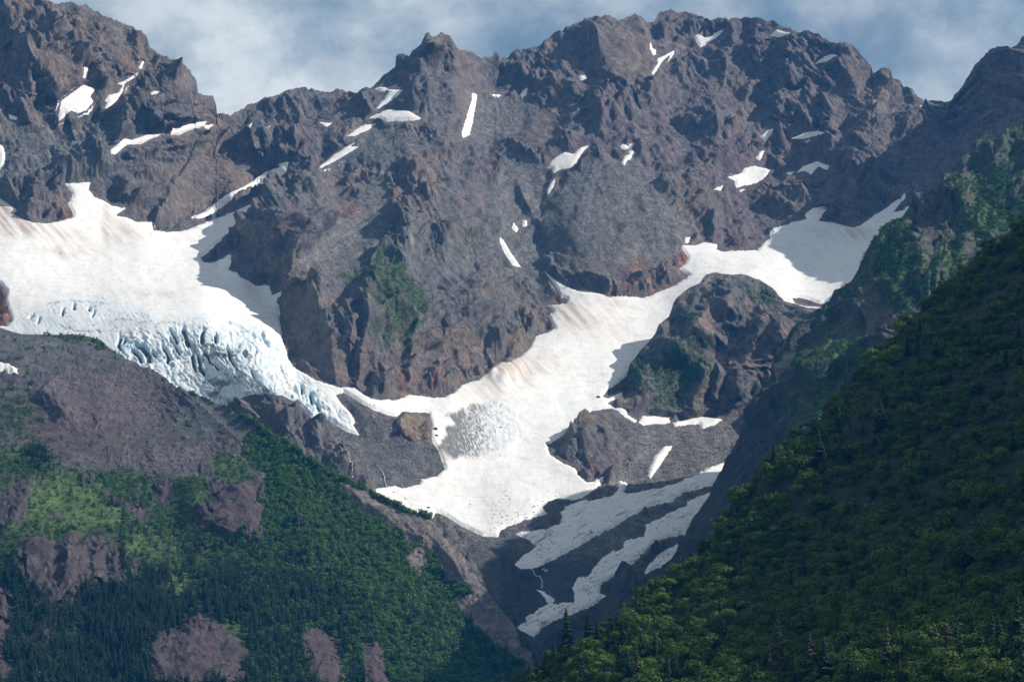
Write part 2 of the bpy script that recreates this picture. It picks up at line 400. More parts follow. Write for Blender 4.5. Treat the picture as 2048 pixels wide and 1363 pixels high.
# ribs: crest line, height towards the viewer (m), width left of the crest, width right of the crest (photo pixels)
FAR_RIBS = [
([(1192,58),(1193,90),(1205,130),(1240,168)],58,26,130),([(1278,30),(1288,60),(1300,95),(1312,120)],34,60,18),
([(1318,40),(1327,65),(1328,95)],30,26,45),([(1353,50),(1352,88)],14,12,30),
([(1440,95),(1452,120),(1446,165),(1420,205)],46,34,90),([(1425,215),(1438,250),(1428,285),(1405,312)],46,40,70),
([(1218,160),(1208,200),(1206,240),(1204,266)],26,34,50),([(1262,222),(1270,250),(1268,275)],28,18,50),
([(1146,205),(1140,235),(1128,268)],24,22,40),([(1048,140),(1046,180)],14,14,30),
([(1668,112),(1686,132),(1700,160),(1712,195)],40,26,60),([(1560,200),(1548,245)],26,26,30),
([(1668,208),(1662,240),(1655,268)],26,30,30),([(1748,196),(1738,232),(1714,285)],48,40,60),([(1766,150),(1762,180)],16,20,30),
([(1764,222),(1760,262)],18,14,30),([(1735,262),(1718,300),(1700,352)],36,34,60),([(1614,292),(1606,338)],20,14,20),
([(1668,284),(1664,330)],18,14,30),([(1590,150),(1584,180)],20,16,30),([(1640,80),(1632,110)],18,18,30),
([(1508,44),(1512,70),(1500,92)],26,26,40),([(1575,95),(1570,130)],18,20,30),([(1500,160),(1490,200),(1484,240)],30,30,40),
([(1560,290),(1556,330)],22,18,20),([(1816,225),(1806,270),(1790,310)],26,22,40),([(1812,150),(1820,200)],10,12,30),
([(1700,352),(1670,385),(1645,420)],36,40,60),([(1540,372),(1580,378),(1625,366),(1650,352)],20,8,30),
([(1180,190),(1200,215),(1240,200),(1290,150)],12,20,20),
# middle peak
([(856,70),(852,98),(840,130)],16,10,30),([(901,78),(906,105),(914,142)],30,20,50),([(822,150),(829,184)],18,18,30),
([(852,172),(856,200)],18,16,30),([(904,160),(909,195),(902,222)],28,34,60),([(893,145),(902,180),(905,210)],12,10,20),
([(728,182),(722,215),(702,250),(676,282)],34,30,50),([(592,262),(590,312)],22,18,30),([(570,262),(566,316)],16,16,20),
([(508,274),(520,318)],24,16,40),([(826,312),(806,332)],16,24,20),([(750,322),(746,354)],18,18,26),([(700,335),(690,362)],14,16,22),
([(900,290),(905,330)],18,24,30),([(960,170),(948,200),(930,262)],22,26,12),([(1012,265),(1005,300)],12,20,30),
# left peak
([(220,46),(206,78),(200,100)],34,40,50),([(214,100),(232,122),(256,142)],24,18,60),([(40,84),(75,114),(106,150),(120,190)],48,46,110),
([(66,100),(70,140),(68,190)],40,60,20),([(372,180),(330,188),(288,200),(256,216)],30,24,30),([(346,124),(352,160),(362,196)],42,60,50),
([(202,248),(201,290),(194,320)],26,24,40),([(240,235),(236,292)],20,18,30),([(396,200),(390,242)],26,16,40),([(320,110),(300,150)],16,20,30),
([(110,30),(100,70)],22,34,40),([(160,12),(150,50)],16,26,30),([(268,52),(280,90),(276,120)],20,20,40),([(290,215),(310,250)],20,22,26),
([(455,272),(430,292),(395,300)],16,14,24),([(20,40),(14,90)],30,40,40),([(40,200),(60,240)],18,26,30),([(250,205),(252,250)],22,30,20),
([(360,350),(330,400),(306,452)],26,12,110),([(245,360),(235,400)],14,20,30),([(60,390),(50,440)],14,20,40),([(520,290),(500,330),(470,360)],16,18,40),
# buttress
([(816,428),(818,470),(811,508)],40,26,40),([(748,492),(743,552)],28,20,36),([(642,543),(644,580),(636,618)],34,28,40),
([(738,606),(732,655),(722,700)],34,20,34),([(592,478),(582,535),(570,585)],34,20,60),([(706,636),(700,690)],20,14,26),
([(828,668),(824,720)],26,14,26),([(726,680),(717,735),(712,770)],26,18,26),([(772,715),(766,775)],24,14,24),([(818,724),(814,765)],22,14,26),
([(870,720),(868,770)],16,14,20),([(656,640),(664,700),(672,760)],20,22,26),([(905,640),(896,700)],14,16,40),([(950,560),(930,640)],14,24,40),
([(880,400),(890,460),(900,520)],22,30,50),([(940,330),(950,400),(990,470)],20,26,40),([(560,400),(540,450)],18,26,40),([(650,400),(640,440)],16,24,40),
([(840,520),(860,560)],16,20,40),([(980,560),(1010,610)],14,16,30),([(520,440),(500,490)],18,20,30),
# slabs
([(1430,440),(1428,486)],22,16,20),([(1486,428),(1481,474)],34,36,30),([(1040,368),(1062,425)],22,14,24),([(1160,420),(1130,480)],10,14,40),
([(1270,430),(1235,480)],10,14,50),([(1355,440),(1350,490)],12,14,30),([(1380,400),(1400,440)],12,14,30),([(1230,570),(1232,592)],10,10,16),
([(1110,240),(1140,290)],14,12,60),([(1075,220),(1060,270)],14,18,40),([(1010,270),(1030,310)],12,12,40),([(1460,395),(1500,405),(1540,400)],14,8,20),
# lower right slabs
([(1208,822),(1180,838),(1150,862)],14,14,40),([(1160,860),(1170,900),(1185,950)],12,20,40),([(1150,880),(1130,910)],10,16,20),
([(990,730),(970,790),(960,840)],8,40,40),
]

# snow and ice: outlines in the photo
BIG_SNOW = [(-500,380),(-150,390),(0,397),(18,409),(34,420),(26,428),(38,435),(65,445),(100,447),(123,441),(147,434),(147,426),(136,409),(145,394),(144,385),
(131,368),(164,365),(182,365),(176,379),(188,394),(210,403),(223,412),(251,417),(229,431),(252,435),(273,444),(305,444),(304,460),(332,464),
(361,463),(393,453),(426,438),(443,434),(470,423),(508,406),(528,396),(511,412),(481,435),(458,461),(434,488),(402,514),(405,523),(423,527),
(446,517),(462,507),(461,526),(456,541),(473,545),(481,555),(499,563),(512,572),(538,570),(543,591),(565,582),(554,602),(559,620),(560,643),
(563,667),(570,693),(576,717),(585,732),(609,747),(629,759),(653,767),(679,775),(708,775),(723,786),(744,798),(788,800),(820,789),(864,795),
(890,794),(911,783),(925,769),(958,759),(981,741),(1000,726),(1018,724),(1038,715),(1056,699),(1070,673),(1097,664),(1111,658),(1103,643),
(1097,632),(1107,623),(1095,611),(1132,607),(1134,596),(1123,596),(1111,573),(1088,541),(1103,555),(1126,569),(1158,583),(1197,586),(1217,594),
(1252,592),(1288,596),(1317,585),(1346,573),(1379,551),(1357,538),(1373,526),(1376,514),(1364,498),(1364,491),(1390,491),(1411,485),(1436,489),
(1431,498),(1446,503),(1478,501),(1514,501),(1537,479),(1544,456),(1566,453),(1584,445),(1614,438),(1610,429),(1628,415),(1654,416),(1637,442),
(1666,445),(1710,456),(1728,447),(1751,428),(1772,417),(1798,397),(1819,378),(1807,400),(1783,426),(1807,422),(1814,412),(1850,420),(1830,480),
(1760,560),(1700,600),(1660,612),(1641,617),(1613,614),(1590,607),(1572,602),(1500,620),(1430,650),(1350,740),(1290,790),(1252,800),(1250,812),
(1229,816),(1188,820),(1164,835),(1147,855),(1117,876),(1095,889),(1098,908),(1126,926),(1150,936),(1156,949),(1173,964),(1191,962),(1208,952),
(1200,970),(1173,990),(1153,999),(1117,995),(1097,1002),(1085,1014),(1094,1027),(1047,1040),(1000,1060),(995,1073),(967,1072),(923,1051),
(890,1030),(873,1025),(855,1045),(800,1045),(730,1010),(740,985),(752,977),(790,971),(804,976),(840,968),(842,958),(873,952),(890,938),(884,920),
(876,899),(867,885),(861,873),(864,852),(857,826),(838,826),(805,823),(793,835),(767,826),(749,820),(723,806),(705,794),(688,784),(670,789),
(679,803),(700,826),(711,844),(705,850),(719,870),(694,863),(664,844),(644,832),(642,844),(626,838),(600,808),(567,791),(529,785),(500,789),
(481,797),(458,804),(430,835),(300,790),(200,740),(100,720),(-150,720),(-500,720)]
SNOW = [
('snowfield', 'snow', None, [(1029,1066),(1085,1058),(1117,1048),(1126,1033),(1120,1022),(1141,1007),(1164,1000),(1205,995),(1226,991),(1235,978),(1238,960),(1247,962),(1255,966),
 (1247,986),(1273,986),(1317,975),(1361,963),(1446,924),(1500,905),(1490,945),(1426,970),(1399,975),(1376,984),(1346,1001),(1308,1010),(1258,1033),(1223,1057),(1176,1080),(1129,1107),
 (1097,1124),(1062,1136),(1041,1138),(1029,1127),(1053,1107),(1072,1092),(1059,1080)],
 'long dirt streaked snow band running up the valley floor beside the dark gravel bank'),
('snowfield', 'snow', None, [(1373,1003),(1393,994),(1430,980),(1470,990),(1450,1030),(1420,1060),(1385,1075),(1361,1068),(1308,1082),(1293,1101),(1264,1127),(1255,1145),(1223,1157),(1203,1168),(1197,1186),
 (1214,1190),(1176,1215),(1132,1230),(1097,1245),(1076,1265),(1069,1274),(1032,1254),(1053,1242),(1050,1233),(1076,1215),(1097,1207),(1088,1192),(1075,1180),
 (1088,1182),(1109,1198),(1103,1207),(1147,1204),(1150,1189),(1145,1174),(1153,1155),(1176,1151),(1188,1136),(1208,1110),(1247,1095),(1249,1080),(1288,1072),
 (1293,1057),(1291,1050),(1323,1033),(1352,1019),(1361,1014),(1372,1010)],
 'shaded winding snow strip on the dark valley floor ending in a low tongue'),
('snow_patch', 'snow patch', None, [(1385,1075),(1361,1085),(1323,1104),(1296,1130),(1288,1148),(1321,1132),(1320,1146),(1343,1130),(1380,1100)], 'shaded wedge of snow against the foot of the dark right cliff'),
('snow_patch', 'snow patch', None, [(1330,1163),(1311,1176),(1299,1171),(1305,1163)], 'tiny shaded snow scrap below the wedge at the dark cliff foot'),
('snow_patch', 'snow patch', None, [(1229,816),(1238,808),(1252,815),(1255,829),(1274,841),(1270,845),(1249,832)], 'thin snow sliver between the grey slab and the rounded rocky knob'),
('snow_patch', 'snow patch', None, [(1285,833),(1308,831),(1338,836),(1340,844),(1332,848),(1308,846),(1288,851),(1277,844)], 'flat snow patch under the knob, left one of the two side by side'),
('snow_patch', 'snow patch', None, [(1346,845),(1376,838),(1390,829),(1414,833),(1445,838),(1428,850),(1405,856),(1399,848),(1376,848),(1350,853)], 'flat snow patch under the knob with a stepped lower edge, right one of two'),
('snow_patch', 'snow patch', None, [(1496,795),(1515,790),(1520,800),(1505,809),(1484,813)], 'small snow patch right of the knob foot beside the dark cliff edge'),
('snow_patch', 'snow patch', None, [(1329,892),(1345,892),(1335,908),(1320,929),(1308,946),(1301,957),(1297,949),(1300,935),(1311,911)], 'slanted narrow snow patch alone on the grey lower slab'),
('snow_patch', 'snow patch', None, [(167,170),(191,178),(180,194),(186,202),(173,220),(156,226),(144,220),(119,242),(117,232),(123,202),(141,188)], 'broad speckled snow patch on the left peak'),
('snow_patch', 'snow patch', None, [(277,144),(274,153),(249,167),(245,182),(235,200),(217,217),(210,216),(216,205),(211,201),(217,191),(235,186),(247,171),(235,168),(255,158)], 'forked snow streak dropping down a gully of the left peak'),
('snow_patch', 'snow patch', None, [(285,121),(288,124),(283,138),(277,135)], 'short snow sliver high in the notch of the left peak'),
('snow_patch', 'snow patch', None, [(168,135),(178,136),(173,157),(166,155)], 'small upright snow sliver above the broad speckled patch'),
('snow_patch', 'snow patch', None, [(223,299),(249,277),(264,280),(293,270),(329,267),(305,276),(282,288),(255,289),(232,307),(219,308)], 'ragged snow strip below the cliffs of the left peak'),
('snow_patch', 'snow patch', None, [(343,258),(379,248),(414,242),(408,252),(379,261),(358,270),(341,270)], 'snow strip on the left peak shoulder just left of the saddle'),
('snow_patch', 'snow patch', None, [(409,252),(431,248),(411,262)], 'small pointed snow patch at the right end of the saddle strip'),
('snow_patch', 'snow patch', None, [(483,262),(507,243),(501,255)], 'thin snow dash on the grey slope right of the saddle'),
('snow_patch', 'snow patch', None, [(513,265),(541,251),(529,261)], 'second thin snow dash right of the saddle, below the ridge'),
('snow_patch', 'snow patch', None, [(298,190),(308,182),(321,182),(312,188)], 'little snow lens on the ledge under the left peak pinnacle'),
('snow_patch', 'snow patch', None, [(0,290),(6,293),(11,311),(9,329),(0,345),(-30,340),(-30,285)], 'snow patch cut off by the left edge of the view'),
('snow_patch', 'snow patch', None, [(17,229),(35,235),(33,240),(20,239)], 'small snow spot low on the left peak near the left edge'),
('snow_patch', 'snow patch', None, [(384,435),(411,426),(434,406),(467,385),(499,368),(532,346),(562,335),(559,330),(576,325),(571,343),(553,358),(520,371),(470,394),(430,421),(405,434)], 'long slanting snow ramp above the left snow basin'),
('snow_patch', 'snow patch', None, [(636,336),(676,305),(691,294),(710,284),(700,294),(717,293),(705,302),(676,318),(645,335)], 'slanting snow streak on the brown ridge left of the middle peak'),
('snow_patch', 'snow patch', None, [(695,272),(723,252),(752,247),(735,261),(711,271)], 'leaf shaped snow patch under the tan boulder ledge'),
('snow_patch', 'snow patch', None, [(736,236),(776,219),(817,222),(843,237),(830,241),(793,242),(773,242),(758,236)], 'wide white snow patch like a cap at the foot of the middle peak'),
('snow_patch', 'snow patch', None, [(751,218),(764,203),(778,184),(776,179),(805,180),(793,194),(773,206),(758,217)], 'upright snow patch above the wide cap shaped one'),
('snow_patch', 'snow patch', None, [(748,179),(761,173),(777,178),(764,183)], 'tiny snow lens on the left shoulder of the middle peak'),
('snow_patch', 'snow patch', None, [(945,186),(953,188),(953,205),(949,222),(944,249),(939,270),(925,276),(924,263),(930,245),(937,217),(943,200)], 'tall narrow snow gully filling right of the middle peak'),
('snow_patch', 'snow patch', None, [(980,188),(1002,190),(998,194),(986,193)], 'snow dash on the scree right of the middle peak'),
('snow_patch', 'snow patch', None, [(640,245),(664,246),(653,253)], 'small snow wedge below the ridge between left and middle peaks'),
('snow_patch', 'snow patch', None, [(1048,180),(1056,175),(1052,191),(1043,198),(1040,190)], 'small snow streak at the tip of the grey scree cone'),
('snow_patch', 'snow patch', None, [(1157,154),(1170,150),(1174,156),(1161,162)], 'small shaded snow spot left of the great tilted slab'),
('snow_patch', 'snow patch', None, [(1106,346),(1104,337),(1093,336),(1103,321),(1128,304),(1147,308),(1160,296),(1177,290),(1164,306),(1156,321),(1144,334),(1120,339)], 'ragged snow patch at the top left of the scree cone'),
('snow_patch', 'snow patch', None, [(1240,291),(1250,288),(1257,294),(1258,288),(1270,286),(1262,297),(1270,305),(1262,318),(1252,323),(1249,331),(1243,326),(1249,313),(1259,309),(1255,300),(1244,297)], 'crooked snow patch at the apex of the scree cone'),
('snow_patch', 'snow patch', None, [(1110,356),(1107,374),(1096,390),(1093,384),(1102,364)], 'short steep snow streak below the ragged patch on the cone'),
('snow_patch', 'snow patch', None, [(1389,73),(1400,66),(1405,60),(1406,75),(1420,75),(1430,65),(1450,59),(1434,73),(1418,85),(1402,95),(1395,88)], 'forked snow patch near the right summit'),
('snow_patch', 'snow patch', None, [(1349,101),(1349,107),(1334,126),(1342,108),(1326,120),(1318,134),(1308,149),(1303,147),(1315,129),(1315,119),(1328,112)], 'branching snow streak in the gully right of the great slab'),
('snow_patch', 'snow patch', None, [(1301,82),(1305,97),(1312,100),(1312,110),(1306,110),(1300,98)], 'small snow drip in the shaded notch between summits'),
('snow_patch', 'snow patch', None, [(1456,354),(1484,346),(1489,336),(1510,332),(1540,340),(1537,347),(1526,358),(1511,366),(1472,375),(1469,361)], 'broad bright snow patch on the terrace above the right basin'),
('snow_patch', 'snow patch', None, [(1423,381),(1446,370),(1440,383)], 'small snow scrap lower left of the broad terrace patch'),
('snow_patch', 'snow patch', None, [(1539,72),(1554,59),(1569,64),(1580,66),(1560,74)], 'snow patch just under the far right summit skyline'),
('snow_patch', 'snow patch', None, [(1630,128),(1642,117),(1664,108),(1673,111),(1654,122)], 'snow dash below the rounded right shoulder'),
('snow_patch', 'snow patch', None, [(1584,184),(1604,177),(1596,187)], 'tiny snow lens in the middle of the right rock wall'),
('snow_patch', 'snow patch', None, [(1583,277),(1610,266),(1637,262),(1665,270),(1631,271),(1607,277)], 'long thin snow ledge on the right rock wall, upper of two'),
('snow_patch', 'snow patch', None, [(1572,346),(1588,344),(1580,352)], 'small snow scrap left of the crooked ledge snow'),
('snow_patch', 'snow patch', None, [(1592,345),(1607,333),(1634,323),(1660,332),(1654,340),(1637,332),(1622,348),(1610,341)], 'crooked snow ledge on the right rock wall, lower of two'),
('snow_patch', 'snow patch', None, [(1547,256),(1541,270),(1529,285),(1521,272),(1532,263)], 'snow wedge in the cleft left of the thin snow ledge'),
('snow_patch', 'snow patch', None, [(1529,300),(1520,321),(1511,316),(1519,304)], 'small snow spill below the wedge in the cleft'),
('snow_patch', 'snow patch', None, [(1828,217),(1836,213),(1850,211),(1838,217)], 'tiny snow dash at the low point of the right skyline'),
('snow_patch', 'snow patch', None, [(999,472),(1010,485),(1021,505),(1030,517),(1042,535),(1026,530),(1009,505),(1001,487)], 'long teardrop of snow in the gully right of the big buttress'),
('snow_patch', 'snow patch', None, [(1027,445),(1036,457),(1032,465),(1024,456)], 'small oval snow spot above the teardrop, left one of the pair'),
('snow_patch', 'snow patch', None, [(1046,440),(1054,441),(1054,452),(1045,453)], 'small oval snow spot above the teardrop, right one of the pair'),
('snow_patch', 'snow patch', None, [(1372,474),(1380,474),(1376,487),(1369,485)], 'tiny snow spot just above the neck of the snow tongue'),
]
# rock islands standing through the snow
ISLANDS = [
[(-30,560),(0,566),(15,582),(12,600),(23,640),(14,652),(-30,652)],
[(1583,596),(1600,595),(1620,600),(1640,607),(1652,606),(1645,614),(1610,612),(1590,606)],
[(1205,792),(1214,780),(1232,768),(1256,748),(1262,742),(1270,770),(1240,785),(1216,796)],
[(1214,806),(1232,797),(1244,800),(1225,812)],
]
SCREE = [
[(1230,320),(1270,310),(1310,360),(1380,470),(1370,500),(1300,540),(1100,500),(1080,440),(1120,370),(1170,330)],
[(740,360),(775,360),(785,430),(770,490),(730,530),(620,545),(590,520),(640,470),(700,420)],
[(670,780),(720,800),(790,835),(860,870),(890,930),(840,970),(760,985),(700,930),(650,860),(640,840)],
[(1010,300),(1090,330),(1080,420),(1060,480),(1090,540),(1115,600),(1100,610),(1030,540),(1000,460),(980,400)],
[(960,200),(1050,195),(1080,215),(1050,260),(990,280),(945,280)],
[(700,260),(800,245),(870,290),(800,330),(720,310)],
[(0,240),(100,250),(110,330),(60,370),(0,380)],
[(1250,850),(1450,840),(1500,830),(1460,930),(1300,980),(1200,990),(1260,920)],
[(870,1025),(960,1060),(1060,1075),(1070,1100),(1030,1140),(1040,1240),(980,1190),(930,1110)],
[(1150,1000),(1230,960),(1200,1000),(1000,1070),(1080,1010)],
[(1080,1140),(1180,1080),(1300,1020),(1400,980),(1430,990),(1360,1060),(1240,1150),(1150,1240),(1080,1300),(1040,1260),(1040,1180)],
]
PLATES = [
[(1195,68),(1240,48),(1270,30),(1300,70),(1312,115),(1285,150),(1243,165),(1208,130)],[(45,85),(100,95),(150,125),(162,155),(140,180),(118,182),(100,140)],
[(210,75),(262,95),(285,120),(255,140),(225,110)],[(350,125),(378,150),(390,190),(372,205),(355,165)],[(905,80),(960,130),(965,170),(945,215),(925,265),(905,180)],
[(330,330),(430,310),(520,330),(500,365),(420,400),(340,445),(315,440)],[(1680,100),(1740,130),(1742,150),(1712,185),(1690,140)],[(1030,230),(1100,215),(1130,260),(1120,300),(1050,310),(1020,280)],
[(560,600),(620,560),(640,640),(700,700),(700,770),(620,740),(575,700)],[(1080,440),(1230,450),(1250,520),(1200,570),(1110,540)],[(1280,460),(1355,460),(1350,520),(1290,520)],[(760,200),(820,160),(830,190),(790,215)],
]
def blob(px, py, cx, cy, rx, ry):
    return np.exp(-(((px - cx) / rx) ** 2 + ((py - cy) / ry) ** 2))

def ncols(a0, a1, b0, b1, step, outer=14):
    return np.unique(np.concatenate([np.arange(a0, b0, outer), np.arange(b0, b1, step), np.arange(b1, a1, outer)])).astype(float)

class Sheet: pass
def base_sheet(cols, top, bot, nrows, depth, ribs, power=1.0, teeth=0.0):
    S = Sheet()
    tp = np.interp(cols, [p[0] for p in top], [p[1] for p in top])
    bt = np.interp(cols, [p[0] for p in bot], [p[1] for p in bot])
    if teeth: tp = tp + teeth * (0.9 - 1.6 * np.clip(crags(cols / 17, cols * 0 + 0.5, 61, 0.6), -.2, 1) - 0.8 * crags(cols / 6.5, cols * 0 + 0.3, 62, 0.6))
    bt = np.maximum(bt, tp + 20)
    t = (np.linspace(0, 1, nrows) ** power)[:, None]
    S.px = np.repeat(cols[None], nrows, 0)
    S.py = tp[None] * (1 - t) + bt[None] * t
    S.t = np.repeat(t, len(cols), 1)
    S.down = S.py - tp[None]
    # the lines of ribs wander a little, as rock does
    wx = S.px + 7 * fbm(S.px / 45, S.py / 45, 3, 901) ; wy = S.py + 7 * fbm(S.px / 45, S.py / 45, 3, 902)
    Y = depth(S.px, S.py)
    S.rib = np.zeros_like(Y)
    for pts, amp, wl_, wr_ in ribs:
        m = max(wl_, wr_) * 1.6
        xs = [p[0] for p in pts]; ys = [p[1] for p in pts]
        sel = (S.px > min(xs) - m) & (S.px < max(xs) + m) & (S.py > min(ys) - m) & (S.py < max(ys) + m)
        if not sel.any(): continue
        x, y = wx[sel], wy[sel]
        d, side, tt = seg_dist(x, y, pts)
        # a crest listed top to bottom has its left (west) flank where side > 0
        w = np.where(side > 0, wl_, wr_)
        f = np.clip(1 - d / w, 0, 1)
        f = np.where(side > 0, f, f ** 1.3)
        e = sstep(0, 0.18, tt + 0.06) * sstep(0, 0.18, 1.06 - tt)
        S.rib[sel] = np.maximum(S.rib[sel], 1.5 * amp * f * (0.35 + 0.65 * e)) + 0.3 * np.minimum(S.rib[sel], amp * f)
    S.Y = Y
    S.shape = Y.shape
    return S
def normals(P):
    du = np.gradient(P, axis=1); dv = np.gradient(P, axis=0)
    N = np.cross(dv, du)
    N /= np.linalg.norm(N, axis=-1, keepdims=True) + 1e-9
    flip = (N[..., 1] > 0)
    N[flip] *= -1
    return N
def finish_sheet(S, name, P, mat, col, label, back_n=14, back_dy=55.0, back_slope=1.0, skirt=(0.0, -1.0, 400.0), kind='structure', top_fade=True):
    """adds the far side of the ridge and the foot, links the mesh"""
    nr, nc = S.shape
    back = []
    for k in range(back_n, 0, -1):
        q = P[0].copy(); dy = back_dy * k * (1 + 0.06 * k)
        q[:, 1] += dy
        q[:, 2] -= dy * back_slope * (0.5 + 0.5 * min(1, k / 4)) - 12 * perlin(q[:, 0] / 60, np.full(nc, k * 0.9), 5)
        q[:, 2] = np.maximum(q[:, 2], -8)
        back.append(q)
    f1 = P[-1].copy(); f1[:, 1] -= 0.4 * skirt[2]; f1[:, 2] = np.maximum(f1[:, 2] * 0.35, 0) - 4
    f2 = f1.copy(); f2[:, 1] -= skirt[2]; f2[:, 2] = -6
    if skirt[2] < 0:
        f1 = P[-1] + np.array((0, 25, -60.0)); f2 = P[-1] + np.array((0, 40, -160.0))
    full = np.concatenate([np.array(back), P, f1[None], f2[None]], 0)
    cf = np.concatenate([np.repeat(col[:1], back_n, 0), col, np.repeat(col[-1:], 2, 0)], 0)
    q = grid_faces(full.shape[0], nc)
    o = mesh_np(name, full.reshape(-1, 3), q, mat, {'col': cf.reshape(-1, 3)})
    tag(o, label, None, None, kind)
    return o

def rock_relief(a, b, seed, s=1.0):
    """metres of relief on a rock face; a = across, b = up (metres)"""
    wa = a + 26 * fbm(a / 140, b / 140, 3, seed + 50); wb = b + 26 * fbm(a / 140, b / 140, 3, seed + 60)
    # the beds lean: joints run down to the left, gullies down the fall line
    sa = wa + 0.35 * wb
    h = 20 * (ridged(sa / 120, wb / 270, 3, seed) - 0.45)
    h += 34 * crags(sa / 85, wb / 120, seed + 1, 0.9) 
    h += 21.0 * crags(sa / 36 + 3, wb / 46, seed + 2, 1.0)
    h += 7.5 * crags(wa / 14 + 9, wb / 16, seed + 3, 0.8)
    dip = 0.62
    u_ = wa * np.cos(dip) + wb * np.sin(dip); v_ = -wa * np.sin(dip) + wb * np.cos(dip)
    h += 10.0 * (ridged(v_ / 34, u_ / 190, 3, seed + 71, 0.6) - 0.3) + 5.0 * ridged(u_ / 17, v_ / 110, 2, seed + 72)
    h *= 0.55 + 0.75 * sstep(-0.25, 0.3, fbm(a / 170, b / 150, 3, seed + 80))
    h += 4.0 * crags(wa / 6.2 + 9, wb / 6.6, seed + 4, 0.8)
    h += 0.9 * fbm(wa / 4.0, wb / 4.0, 2, seed + 5)
    return (h - 28.0) * s

GREY = np.array((0.102, 0.101, 0.103)); BROWN = np.array((0.140, 0.109, 0.090)); PURP = np.array((0.118, 0.091, 0.092))
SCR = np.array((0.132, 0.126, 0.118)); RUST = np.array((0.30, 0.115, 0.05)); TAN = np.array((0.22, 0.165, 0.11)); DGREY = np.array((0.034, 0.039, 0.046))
MOSS = np.array((0.040, 0.062, 0.022)); GRN = np.array((0.045, 0.085, 0.020)); PALE = np.array((0.20, 0.195, 0.185)); SLATE = np.array((0.105, 0.115, 0.118))
def mixc(c, d, f):
    f = np.clip(f, 0, 1)[..., None]
    return c * (1 - f) + d * f

# ================================================================== FAR MOUNTAIN
cols = ncols(-500, 2900, -14, 2064, 2.0, 16)
F = base_sheet(cols, SKY, FAR_BOT, 600, tps(FAR_D), FAR_RIBS, teeth=4.5)
px, py = F.px, F.py
print('far base', time.time() - T0)
jag = 3.2 * fbm(px / 16, py / 16, 3, 31) + 1.6 * fbm(px / 5, py / 5, 2, 35)
sd_big = poly_sd(px + jag, py + jag * 0.7, BIG_SNOW, 60)
for isl in ISLANDS:
    sd_big = np.minimum(sd_big, -poly_sd(px + jag * .5, py + jag * .5, isl, 60))
hue0 = fbm(px / 70, py / 50, 3, 87)
sd_p = np.full(F.shape, -60.0); snow_id = np.full(F.shape, -1)
for i, (nm, cat, grp, poly, lab) in enumerate(SNOW):
    big = i < 2
    k = 1.0 if big else 0.45
    d = poly_sd(px + jag * k, py + jag * k, poly, 60)
    d = np.where(d <= -60, -60, d)
    if big: d = d - 7.0 * np.clip(fbm((px - 0.5 * py) / 60, (py + 0.5 * px) / 8, 5, 88, 0.6) * 2.2 - 0.45 + 0.5 * hue0, 0, 1.5)   # stones showing through
    up = d > sd_p
    snow_id = np.where(up, i, snow_id)
    sd_p = np.maximum(sd_p, d)
sd = np.maximum(sd_big, sd_p)
scree = np.zeros(F.shape)
jag2 = 9 * fbm(px / 40, py / 40, 4, 41)
for p in SCREE: scree = np.maximum(scree, sstep(-8, 8, poly_sd(px + jag2, py + jag2, p, 30)))
outc = poly_sd(px + jag, py + jag, [(788,835),(805,823),(838,826),(857,826),(863,845),(862,872),(845,880),(820,880),(795,866)], 30)
scree *= 1 - sstep(-2, 4, outc)
print('masks', time.time() - T0)
# distance down to the snow is closest: the ribs fade into it
near = sstep(-16, -1, sd)
Yb = F.Y - F.rib * (1 - sstep(-10, 6, sd) * 0.9) - 26 * sstep(-6, 14, outc)
B = at(px, py, Yb)
N = normals(at(px, py, F.Y))
a_, b_ = at(px, py, F.Y)[..., 0], at(px, py, F.Y)[..., 2]
plate = np.zeros(F.shape)
for p in PLATES: plate = np.maximum(plate, sstep(-3, 7, poly_sd(px + jag, py + jag, p, 30)))
rough = np.clip(1 - 0.86 * scree - 0.72 * plate, 0.1, 1)
left_peak = sstep(520, 420, px) * 0.25
h = rock_relief(a_, b_, 100) * (rough + left_peak) * 1.0
fan = (px - 1245 + 14 * hue0 + 6 * fbm(px / 22, py / 22, 2, 336)) / np.maximum(py - 190, 40) * 9.0
runnel = fbm(fan, py / 190, 4, 333)
h += scree * 4.0 * runnel * (py < 620)
h += scree * (0.9 * crags(a_ / 5, b_ / 4, 300, 0.8) + 3.0 * fbm(a_ / 30 + b_ / 90, b_ / 120, 3, 301))
h *= (0.35 + 0.65 * sstep(0, 26, F.down))
h = h * (1 - sstep(-15, 0, sd)) - 4.0 * sstep(-1, 9, sd)
P_far = B + N * h[..., None]
# colours of the rock, with valley-floor shade darkened in
hue = fbm(px / 130, py / 110, 4, 71); hue2 = fbm(px / 40 + py / 90, py / 30, 4, 72); hue3 = fbm(px / 14, py / 14, 3, 73)
c = np.broadcast_to(GREY, F.shape + (3,)).copy()
c = mixc(c, BROWN, sstep(-0.25, 0.35, hue + 0.5 * hue2))
c = mixc(c, PURP, sstep(0.0, 0.5, -hue + 0.5 * hue3 + 0.6 * blob(px, py, 1150, 260, 120, 90) + 0.6 * blob(px, py, 1280, 90, 90, 60) + 0.35 * sstep(1100, 1500, px)))
c = mixc(c, BROWN * 1.1, 0.7 * blob(px, py, 130, 110, 190, 80) + 0.6 * blob(px, py, 1260, 110, 60, 60) + 0.5 * blob(px, py, 420, 370, 120, 70))
c = mixc(c, SLATE, 0.6 * sstep(0.1, 0.5, hue2) + 0.7 * blob(px, py, 120, 300, 120, 70) + 0.5 * blob(px, py, 900, 520, 110, 90) + 0.6 * blob(px, py, 1100, 480, 60, 90))
c = mixc(c, BROWN * 1.05, plate * 0.55)
c = mixc(c, SCR, scree * 0.92)
